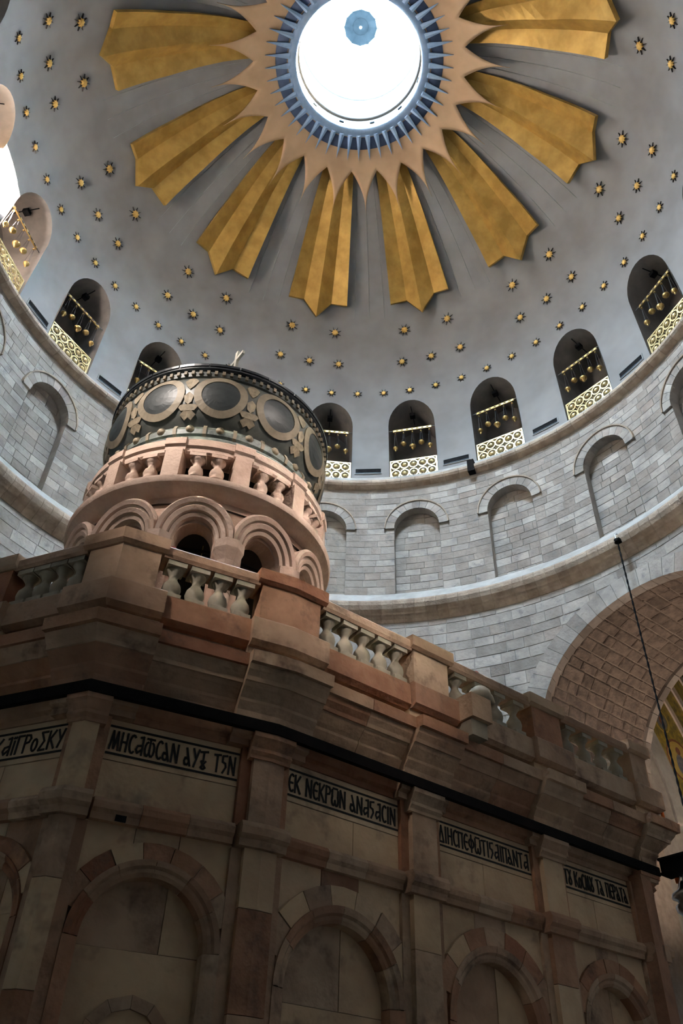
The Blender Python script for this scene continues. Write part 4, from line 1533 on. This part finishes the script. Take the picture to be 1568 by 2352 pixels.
for i in range(5):
    a = PIL[i] + PH_[i] + 0.06
    b = PIL[i + 1] - PH_[i + 1] - 0.06
    hr = sweep('handrail', a - 0.03, b + 0.03, RAIL, M['shrine'], shrine)
    for k in range(NB[i]):
        S = a + (b - a) * (k + 0.5) / NB[i]
        p, t, n = frame_at(S)
        q = p + n * 0.19
        link('baluster', me_bal, hr, (q.x, q.y, 6.055), math.atan2(t.y, t.x))
# plain balusters on the hidden side so daylight shows between them
S = S_E + 0.4
while S < TOT - 0.3:
    p, t, n = frame_at(S)
    q = p + n * 0.19
    link('baluster', me_bal, shrine, (q.x, q.y, 6.055), math.atan2(t.y, t.x))
    S += 0.36

# projecting console with a rounded stone on the balustrade
p, t, n = frame_at(S_CD + 0.50)


def PF(x, w, z):
    q = p + t * x + n * w
    return (q.x, q.y, z)


mb = MB()
mb.prism([(-0.17, 5.79), (0.15, 5.79), (0.15, 6.08), (-0.17, 6.08)], lambda x, z: PF(x, 0.60, z), lambda x, z: PF(x, 0.30, z))
mb.build('console_block', M['shrine'], shrine)
mb = MB()
mb.prism([(-0.13, 5.60), (0.11, 5.60), (0.12, 5.79), (-0.14, 5.79)], lambda x, z: PF(x, 0.54, z), lambda x, z: PF(x, 0.25, z))
mb.build('console_corbel', M['baluster'], shrine)
q = PF(0.09, 0.50, 6.09)
fin = MB().lathe([(0.0, -0.02), (0.12, 0.0), (0.135, 0.05), (0.12, 0.12), (0.07, 0.165), (0.0, 0.18)], 14)
fin.tube([(0.09, 0, 0.10), (0.17, 0.0, 0.085), (0.23, 0.0, 0.05)], [0.07, 0.05, 0.02], 8)
tag(fin.build('stone_knob', M['baluster'], None, True, q, AX), 'smooth rounded stone knob resting on the console jutting from the balustrade', 'stone knob')
# ------------------------------------------------------------------ cupola over the shrine
cup = thing('cupola', 'round pink stone cupola with arcade, balustrade and dark onion dome above the shrine', 'cupola', (CUP.x, CUP.y, 5.75))
CZ = -5.75


def cp(a, r, z):
    """point around the cupola: a degrees, 0 = towards the camera side (-y), positive to the right"""
    return Vector((r * sin(R(a)), -r * cos(R(a)), z + CZ))


def cring(prof, name, m, smooth=True, n=72, a0=0.0, a1=360.0, closed=True, parent=None):
    mb = MB()
    full = abs(a1 - a0 - 360) < 1e-6
    st = n if full else n + 1
    k = len(prof)
    for i in range(st):
        a = a0 + (a1 - a0) * i / n
        mb.v += [tuple(cp(a, r, z)) for r, z in prof]
    for i in range(n):
        j = (i + 1) % st
        for q in range(k if closed else k - 1):
            q2 = (q + 1) % k
            mb.f.append((i * k + q, j * k + q, j * k + q2, i * k + q2))
    if closed and not full:
        mb.f += [tuple(range(k)), tuple(range((st - 1) * k, st * k))]
    o = mb.build(name, m, parent or cup)
    if smooth:
        for pg in o.data.polygons:
            pg.use_smooth = True
        o.data.set_sharp_from_angle(angle=R(32))
    return o


RA = 1.66                                   # face radius of the arcade
A_C = [8.0 + 30 * k for k in range(12)]
# inner drum and floor, with shade painted in as dark colour
cring([(0.75, 5.8), (0.75, 8.3)], 'inner_drum', M['cup_inside_shade'], True, 48, closed=False)
cring([(0.0, 8.25), (1.7, 8.25)], 'inner_ceiling', M['cup_inside_shade'], False, 36, closed=False)
# arcade wall: columns of quads above the arch openings
ow, zsA, riA = 0.25, 7.68, 0.30            # half width of an opening, springing height, rise
mb = MB()
hw_d = math.degrees(math.asin(ow / RA))
for c in A_C:
    angs = [c - 15, c - 15 + (15 - hw_d) * 0.5] + [c - hw_d * cos(pi * i / 14) for i in range(15)] + [c + 15 - (15 - hw_d) * 0.5, c + 15]
    for r_ in (RA, 1.44):
        for a0, a1 in zip(angs, angs[1:]):
            mid_in = abs((a0 + a1) / 2 - c) < hw_d
            z0 = arch_z(RA * sin(R(a0 - c)), ow, zsA, riA) if mid_in else 5.8
            z1 = arch_z(RA * sin(R(a1 - c)), ow, zsA, riA) if mid_in else 5.8
            mb.add([cp(a0, r_, z0), cp(a1, r_, z1), cp(a1, r_, 8.5), cp(a0, r_, 8.5)], [(0, 1, 2, 3)])
    pts = [(c - hw_d, 5.8)] + [(c - hw_d * cos(pi * i / 14), arch_z(ow * cos(pi * i / 14), ow, zsA, riA)) for i in range(15)] + [(c + hw_d, 5.8)]
    k = len(pts)
    mb.add([cp(a, RA, z) for a, z in pts] + [cp(a, 1.44, z) for a, z in pts], [(i, i + 1, i + 1 + k, i + k) for i in range(k - 1)])
mb.build('arcade_wall', M['pink_dark'], cup)
# archivolts: three rolls each, meeting over the capitals
for c in A_C:
    prof = [(0.245, 0.0), (0.25, 0.07), (0.285, 0.09), (0.30, 0.07), (0.305, 0.12), (0.345, 0.145), (0.375, 0.12), (0.38, 0.16), (0.42, 0.185), (0.455, 0.15), (0.46, 0.0)]
    mb = MB()
    ns = 24
    k = len(prof)
    lim = R(RA * 0 + 15) * RA
    for q in range(ns + 1):
        th = pi * q / ns
        for r_, w in prof:
            x = -r_ * cos(th) * 1.02
            x = max(-lim + 0.003, min(lim - 0.003, x))
            z = zsA + 0.02 + r_ * sin(th) * 1.32
            mb.v.append(tuple(cp(c + math.degrees(x / RA), RA + w, z)))
    for q in range(ns):
        for e in range(k):
            e2 = (e + 1) % k
            mb.f.append((q * k + e, (q + 1) * k + e, (q + 1) * k + e2, q * k + e2))
    o = mb.build('archivolt', M['pink_stone'], cup)
    for pg in o.data.polygons:
        pg.use_smooth = True
    o.data.set_sharp_from_angle(angle=R(40))
    # capital and stub column between this arch and the next
    b = c + 15
    mb = MB()
    mb.lathe([(0.0, 7.0), (0.105, 7.0), (0.105, 7.18), (0.13, 7.20), (0.13, 7.24), (0.11, 7.26), (0.115, 7.34), (0.135, 7.40), (0.14, 7.44), (0.185, 7.56), (0.20, 7.60), (0.20, 7.72), (0.0, 7.74)], 8, z0=CZ)
    o = mb.build('capital', M['pink_stone'], cup)
    q = cp(b, RA + 0.0, 0)
    o.location = (q.x, q.y, 0)
    o.rotation_euler = (0, 0, R(b) + R(22.5))
    mb = MB().lathe([(0.0, 5.8), (0.12, 5.8), (0.12, 5.95), (0.10, 6.0), (0.095, 7.0), (0, 7.0)], 12, z0=CZ)
    o = mb.build('column', M['pink_stone'], cup, True)
    o.location = (q.x, q.y, 0)
# iron tie bars and a small lamp inside the openings
for c in (8.0, 38.0, -22.0):
    MB().tube([cp(c - 12, 1.36, 7.80), cp(c + 12, 1.36, 7.80)], 0.022, 6).build('tie_bar', M['iron'], cup)
lampb = MB().lathe([(0.0, 0.07), (0.03, 0.065), (0.055, 0.03), (0.06, -0.02), (0.04, -0.06), (0.0, -0.08)], 12)
for c, dz, lab in ((12.5, 0.0, 'small round brass lamp in the middle arch of the cupola arcade'), (26.0, -0.02, 'small round brass lamp in the right arch of the cupola arcade')):
    q = cp(c, 1.30, 7.62 + dz) - Vector((0, 0, CZ)) + Vector((CUP.x, CUP.y, 0))
    o = thing('cupola_lamp', lab, 'lamp', q)
    link('bowl', lampb.mesh('cupola_lamp_bowl', M['gilt'], True), o)
    MB().tube([(0, 0, 0.06), (0, 0, 0.30)], 0.006, 4).build('chain', M['gilt'], o)

# cornice under the balustrade
cring([(1.3, 8.38), (1.70, 8.38), (1.74, 8.40), (1.78, 8.44), (1.83, 8.46), (1.87, 8.48), (1.89, 8.52), (1.89, 8.57), (1.80, 8.61), (1.3, 8.63)], 'arcade_cornice', M['pink_stone'])
cring([(1.22, 8.6), (1.22, 9.4)], 'parapet_hollow_shade', M['cup_inside_shade'], True, 48, closed=False)  # shade of the hollow behind the balusters painted in
# balustrade
P_C = [-7.0 + 30 * k for k in range(12)]
bal = [(0.0, 0.0), (0.095, 0.0), (0.095, 0.03), (0.075, 0.045), (0.09, 0.08), (0.098, 0.12), (0.088, 0.17), (0.06, 0.21), (0.05, 0.24), (0.055, 0.265), (0.08, 0.30), (0.10, 0.33), (0.10, 0.345)]
me_cb = MB().lathe(bal, 14).box(-0.105, 0.105, -0.105, 0.105, 0.345, 0.40).mesh('cupola_baluster', M['pink_stone'])
for pg in me_cb.polygons:
    pg.use_smooth = pg.index < 14 * 12
RP_ = [(1.45, 9.10), (1.72, 9.10), (1.745, 9.13), (1.745, 9.19), (1.775, 9.22), (1.775, 9.33), (1.745, 9.37), (1.45, 9.40)]
for k, c in enumerate(P_C):
    hr = cring(RP_, 'handrail', M['pink_stone'], True, 6, c + 4.6, c + 25.4)
    mb = MB()
    mb.box(-0.115, 0.115, -0.09, 0.16, 8.60 + CZ, 9.14 + CZ)
    q = cp(c, 1.70, 0)
    mb.build('pedestal', M['pink_stone'], cup, loc=(q.x, q.y, -CZ + CZ), rotz=R(c))
    for j in (-1, 1):
        b = c + 15 + j * 4.6
        q = cp(b, 1.685, 8.68)
        link('baluster', me_cb, hr, q, R(b))
for c in P_C:
    cring([(r + (0.035 if r > 1.5 else 0), z) for r, z in RP_], 'rail_block', M['pink_stone'], True, 4, c - 4.5, c + 4.5)

# painted onion dome
cring([(1.2, 9.36), (1.58, 9.36), (1.63, 9.42), (1.64, 9.50), (1.60, 9.57), (1.2, 9.58)], 'lower_collar', M['cup_green'])
ucol = cring([(1.2, 9.57), (1.55, 9.58), (1.60, 9.63), (1.61, 9.71), (1.57, 9.79), (1.52, 9.82), (1.2, 9.82)], 'upper_collar', M['cup_green'])
for k in range(24):
    c = 3.0 + 15 * k
    cring([(1.56, 9.59), (1.61, 9.62), (1.63, 9.71), (1.59, 9.80), (1.53, 9.81)], 'collar_rib', M['cup_ring'], True, 2, c - 0.9, c + 0.9, True, ucol)
    for s_ in (-1,):
        mb = MB()
        mb.lathe([(0.0, -0.06), (0.05, -0.04), (0.07, 0.0), (0.05, 0.05), (0.0, 0.07)], 8)
        q = cp(c + 7.5, 1.585, 9.71)
        mb.build('collar_leaf', M['cup_leaf'], ucol, True, q)
DP = [(1.49, 9.80), (1.53, 9.85), (1.585, 9.92), (1.65, 10.03), (1.70, 10.17), (1.72, 10.30), (1.725, 10.42), (1.715, 10.55), (1.69, 10.66), (1.675, 10.71)]


def dprof(t):
    """t 0..1 along the bulge profile (by length)"""
    seg = [sqrt((DP[i + 1][0] - DP[i][0]) ** 2 + (DP[i + 1][1] - DP[i][1]) ** 2) for i in range(len(DP) - 1)]
    tot = sum(seg)
    s = t * tot
    for i, L in enumerate(seg):
        if s <= L or i == len(seg) - 1:
            f = s / L
            r = DP[i][0] + (DP[i + 1][0] - DP[i][0]) * f
            z = DP[i][1] + (DP[i + 1][1] - DP[i][1]) * f
            nr, nz = (DP[i + 1][1] - DP[i][1]) / L, -(DP[i + 1][0] - DP[i][0]) / L
            return r, z, nr, nz, tot
        s -= L


def dsurf(a, t, off):
    r, z, nr, nz, tot = dprof(min(1, max(0, t)))
    return cp(a, r + nr * off, z + nz * off)


cring([(1.3, 9.79)] + DP + [(1.3, 10.71)], 'dome_body', M['cup_dark'], True, 96, closed=False)
dband = cring([(1.675, 10.71), (1.70, 10.73), (1.70, 10.83), (1.675, 10.85)], 'dentil_band', M['cup_dark'], True, 96, closed=False)
me_dent = MB().box(-0.022, 0.022, -0.03, 0.02, -0.035, 0.035).mesh('dentil', M['cup_ring'])
for k in range(96):
    a = 3.75 * k
    link('dentil', me_dent, dband, cp(a, 1.705, 10.785), R(a))
rim = cring([(1.60, 10.85), (1.70, 10.85), (1.735, 10.88), (1.735, 10.93), (1.69, 10.96), (1.5, 11.0)], 'rim', M['cup_rim'], True, 96)
for k in range(24):                         # lapped lead edge of the rim
    a = 15 * k
    cring([(1.66, 10.93), (1.75, 10.915), (1.755, 10.955), (1.66, 10.985)], 'rim_lap', M['cup_rim'], False, 4, a + 0.2, a + 14.6, True, rim)
cring([(1.62, 10.96), (1.48, 11.12), (1.2, 11.42), (0.8, 11.80), (0.42, 12.08), (0.12, 12.30), (0.0, 12.32)], 'upper_dome', M['cup_rim'], True, 64, closed=False)
cring([(0.0, 12.28), (0.09, 12.30), (0.12, 12.42), (0.08, 12.52), (0.03, 12.56), (0.03, 12.62), (0.0, 12.62)], 'finial', M['gilt'], True, 16, closed=False)


def patch(name, ac, tc, shape, off, m, parent=None):
    """shape: list of (dx metres along the ring, dy metres up the profile) polygons, grid-mapped on the bulge"""
    tot = dprof(0.5)[4]
    mb = MB()
    for poly in shape:
        r = dprof(tc)[0]
        f = [dsurf(ac + math.degrees(x / r), tc + y / tot, off) for x, y in poly]
        b = [dsurf(ac + math.degrees(x / r), tc + y / tot, -0.01) for x, y in poly]
        n = len(poly)
        mb.add(f + b, [tuple(range(n))] + [(i, i + n, (i + 1) % n + n, (i + 1) % n) for i in range(n)])
    return mb.build(name, m, parent or cup)


def annulus(r0x, r0y, r1x, r1y, n=28):
    return [[(r0x * cos(2 * pi * i / n), r0y * sin(2 * pi * i / n)), (r1x * cos(2 * pi * i / n), r1y * sin(2 * pi * i / n)),
             (r1x * cos(2 * pi * (i + 1) / n), r1y * sin(2 * pi * (i + 1) / n)), (r0x * cos(2 * pi * (i + 1) / n), r0y * sin(2 * pi * (i + 1) / n))] for i in range(n)]


def discgrid(rx, ry, n=28, k=4):
    out = []
    for j in range(k):
        a, b = j / k, (j + 1) / k
        if j == 0:
            for i in range(n):
                out.append([(0, 0), (rx * b * cos(2 * pi * i / n), ry * b * sin(2 * pi * i / n)), (rx * b * cos(2 * pi * (i + 1) / n), ry * b * sin(2 * pi * (i + 1) / n))])
        else:
            out += annulus(rx * a, ry * a, rx * b, ry * b, n)
    return out


for k in range(12):
    c = 8.0 + 30 * k
    med = patch('medallion', c, 0.60, discgrid(0.28, 0.29), 0.012, M['cup_disc'])
    patch('medallion_ring', c, 0.60, annulus(0.275, 0.285, 0.385, 0.395), 0.022, M['cup_ring'], med)
    # leaf ornament between two medallions
    d = c + 15
    leaf = []
    for sx in (-1, 1):
        leaf.append([(0, -0.40), (sx * 0.05, -0.44), (sx * 0.12, -0.36), (sx * 0.06, -0.30), (0, -0.28)])
        leaf.append([(0, -0.30), (sx * 0.10, -0.30), (sx * 0.16, -0.22), (sx * 0.08, -0.20), (0, -0.20)])
        leaf.append([(0, -0.20), (sx * 0.05, -0.16), (sx * 0.07, -0.05), (sx * 0.02, 0.0), (0, 0.02)])
    patch('leaf', d, 0.60, leaf, 0.016, M['cup_leaf'])
    bud = []
    for sx in (-1, 1):
        bud.append([(0, 0.08), (sx * 0.05, 0.14), (sx * 0.10, 0.26), (sx * 0.05, 0.34), (0, 0.36)])
    patch('bud', d, 0.60, bud, 0.016, M['cup_leaf'])
# cross on the top
cr = thing('gilded_cross', 'pale gilded cross catching the light on top of the cupola', 'cross', (CUP.x, CUP.y, 12.63), R(-55))
mb = MB().box(-0.04, 0.04, -0.025, 0.025, 0.0, 0.84)
mb.build('upright', M['white_gilt'], cr)
mb = MB().box(-0.25, 0.25, -0.024, 0.024, 0.57, 0.65)
mb.build('crossbar', M['white_gilt'], cr)

# ------------------------------------------------------------------ small things
# rope hanging from a bracket on the lower cornice
p = cyl(52.0, 9.92, 16.12)
rope = thing('hanging_rope', 'dark twisted rope hanging from the lower cornice past the great arch', 'rope', (p.x, p.y, 0))
for s in range(2):
    pts = []
    n = 320
    for i in range(n + 1):
        z = 16.05 - 13.0 * i / n
        a = i * 0.55 + pi * s
        pts.append((0.012 * cos(a), 0.012 * sin(a), z))
    MB().tube(pts, 0.016, 5).build('strand', M['black'], rope, True)
br = thing('rope_pulley', 'dark pulley bracket under the lower cornice holding the rope', 'pulley', (p.x, p.y, 16.1), -R(52.0))
MB().lathe([(0.0, -0.05), (0.09, -0.05), (0.07, 0.0), (0.09, 0.05), (0.0, 0.05)], 14).build('wheel', M['iron'], br, True)
MB().box(-0.07, 0.07, 0.0, 0.22, -0.02, 0.10).build('arm', M['iron'], br)
MB().tube([(0, -0.06, 0.05), (0.02, -0.10, 0.16), (0.06, -0.04, 0.2)], 0.018, 5).build('hook', M['silver'], br, True)

# things at the shrine's front corner, far right
pe = P0 + SU * 4.35


def fpt(w, z, du=0.0):
    q = pe + SU * du + SN * w
    return Vector((q.x, q.y, z))


o = thing('iron_beam', 'black iron beam jutting out from the front corner of the shrine', 'beam', fpt(0.0, 5.0), AX)
MB().box(-0.06, 0.10, -0.9, 0.03, 0.02, 0.17).build('web', M['iron'], o)
MB().box(-0.10, 0.14, -0.9, 0.03, 0.17, 0.20).build('flange', M['iron'], o)
MB().box(-0.10, 0.14, -0.9, 0.03, -0.01, 0.02).build('flange', M['iron'], o)
lp = MB().lathe([(0.0, -0.22), (0.05, -0.20), (0.10, -0.12), (0.16, -0.06), (0.17, 0.0), (0.12, 0.04), (0.13, 0.07), (0.19, 0.10), (0.18, 0.15), (0.10, 0.20), (0.04, 0.30), (0.0, 0.32)], 16)
o = thing('silver_lamp', 'ornate silver hanging lamp below the iron beam at the right edge', 'lamp', fpt(0.16, 4.62, 0.1))
lp.build('body', M['silver'], o, True)
for k in range(3):
    a = 2 * pi * k / 3
    MB().tube([(0.17 * cos(a), 0.17 * sin(a), 0.1), (0.02 * cos(a), 0.02 * sin(a), 0.42)], 0.008, 4).build('chain', M['silver'], o)
o = thing('silver_lamp', 'smaller silver lamp hanging lowest at the right edge', 'lamp', fpt(0.12, 4.26, 0.62))
link('body', lp.mesh('silver_lamp_body', M['silver'], True), o, None, None, (0.6, 0.6, 0.6))
MB().tube([(0, 0, 0.15), (0, 0, 0.35)], 0.008, 4).build('chain', M['silver'], o)
tag(MB().lathe([(0.0, 0.0), (0.022, 0.0), (0.02, 0.19), (0.008, 0.20), (0.0, 0.2)], 8).build('orange_candle', M['orange'], None, True, fpt(0.15, 5.645, -0.02)), 'bright orange candle stub standing on the cornice at the right end of the shrine', 'candle')
tag(MB().lathe([(0.0, 0.0), (0.03, 0.0), (0.034, 0.05), (0.02, 0.10), (0.0, 0.1)], 8).build('orange_votive', M['orange'], None, True, fpt(0.05, 4.93, 0.15)), 'small orange votive cup on the iron beam at right', 'votive cup')
q = frame_at(S_CD + 0.86)
c = q[0] + q[2] * 0.24


def loop(name, c, r, label):
    pts = [(c[0] + r * cos(2 * pi * i / 12) * SU.x, c[1] + r * cos(2 * pi * i / 12) * SU.y, c[2] + r * 0.6 * sin(2 * pi * i / 12)) for i in range(13)]
    tag(MB().tube(pts, 0.010, 5).build(name, M['red'], None, True), label, 'ribbon')


loop('red_ribbon', (c.x, c.y, 6.655), 0.05, 'small red ribbon loop on the handrail above the rounded stone knob')
q = frame_at(S_AB + 0.46)
c = q[0] + q[2] * 0.24
loop('red_ribbon', (c.x, c.y, 6.655), 0.04, 'tiny red ribbon tied beside the corner pedestal below the cupola')

# ------------------------------------------------------------------ added fill lamps, out of view, brightening the shrine, arch and mosaics
def fill_light(loc, target, power, label, size=0.5, col=(1.0, 0.74, 0.54), spread=70, pole=False):
    d = (Vector(target) - Vector(loc)).normalized()
    o = thing('fill_light', label, 'fill_light', loc, 0, 'added fill lights')
    o.rotation_mode = 'QUATERNION'
    o.rotation_quaternion = d.to_track_quat('-Z', 'Y')
    h = size / 2
    mb = MB()
    for x0, x1, y0, y1 in ((-h - 0.03, -h, -h, h), (h, h + 0.03, -h, h), (-h - 0.03, h + 0.03, -h - 0.03, -h), (-h - 0.03, h + 0.03, h, h + 0.03)):
        mb.box(x0, x1, y0, y1, -0.05, 0.2)
    mb.box(-h - 0.03, h + 0.03, -h - 0.03, h + 0.03, 0.2, 0.23)
    mb.build('housing', M['iron'], o)
    back = Vector((0, 0, 0.23))
    if pole:
        foot = o.rotation_quaternion.inverted() @ Vector((0, 0, -Vector(loc).z))
        MB().tube([back, foot], 0.03, 6).build('added_lamp_pole', M['iron'], o)
    else:
        w_ = Vector((loc[0], loc[1], 0)).normalized() * (RL + 0.02 - Vector((loc[0], loc[1], 0)).length)
        MB().tube([back, back + o.rotation_quaternion.inverted() @ (w_ + Vector((0, 0, -0.05)))], 0.03, 6).build('stem', M['iron'], o)
    ld = bpy.data.lights.new('fill_lamp', 'AREA')
    ld.energy = power
    ld.color = col
    ld.shape = 'SQUARE'
    ld.size = size
    ld.spread = R(spread * 2)
    lo = bpy.data.objects.new('lamp', ld)
    COL.objects.link(lo)
    lo.parent = o
    lo.location = (0, 0, 0.0)
    return o


FC = (1.0, 0.90, 0.82)
fill_light((-5.5, -8.2, 14.6), (-2.2, -3.2, 9.2), 18, 'added fill light high on the gallery behind the camera to the left', 0.7, FC, 13)
fill_light((5.0, -8.5, 14.6), (-0.6, -2.6, 8.9), 20, 'added fill light high on the gallery behind the camera to the right', 0.7, FC, 13)
fill_light((-3.6, -9.6, 9.2), (-0.9, -4.4, 6.5), 5, 'small added fill light low on the gallery behind the camera to the left', 0.5, FC, 13)
fill_light((3.6, -9.6, 9.2), (0.4, -3.4, 6.7), 5.5, 'small added fill light low on the gallery behind the camera to the right', 0.5, FC, 13)
q = UD * 12.6 + LD * 0.6
fill_light((q.x, q.y, 6.2), (q.x + UD.x * 0.3, q.y + UD.y * 0.3, 14.0), 90, 'added fill uplight standing in the great arch passage', 0.5, (1.0, 0.80, 0.64), 80, True)
q = UD * 18.5 + LD * -1.5
fill_light((q.x, q.y, 8.0), (q.x + LD.x * 5, q.y + LD.y * 5, 13.5), 50, 'added fill lamp lighting the mosaics of the nave', 0.5, (1.0, 0.84, 0.66), 80, True)
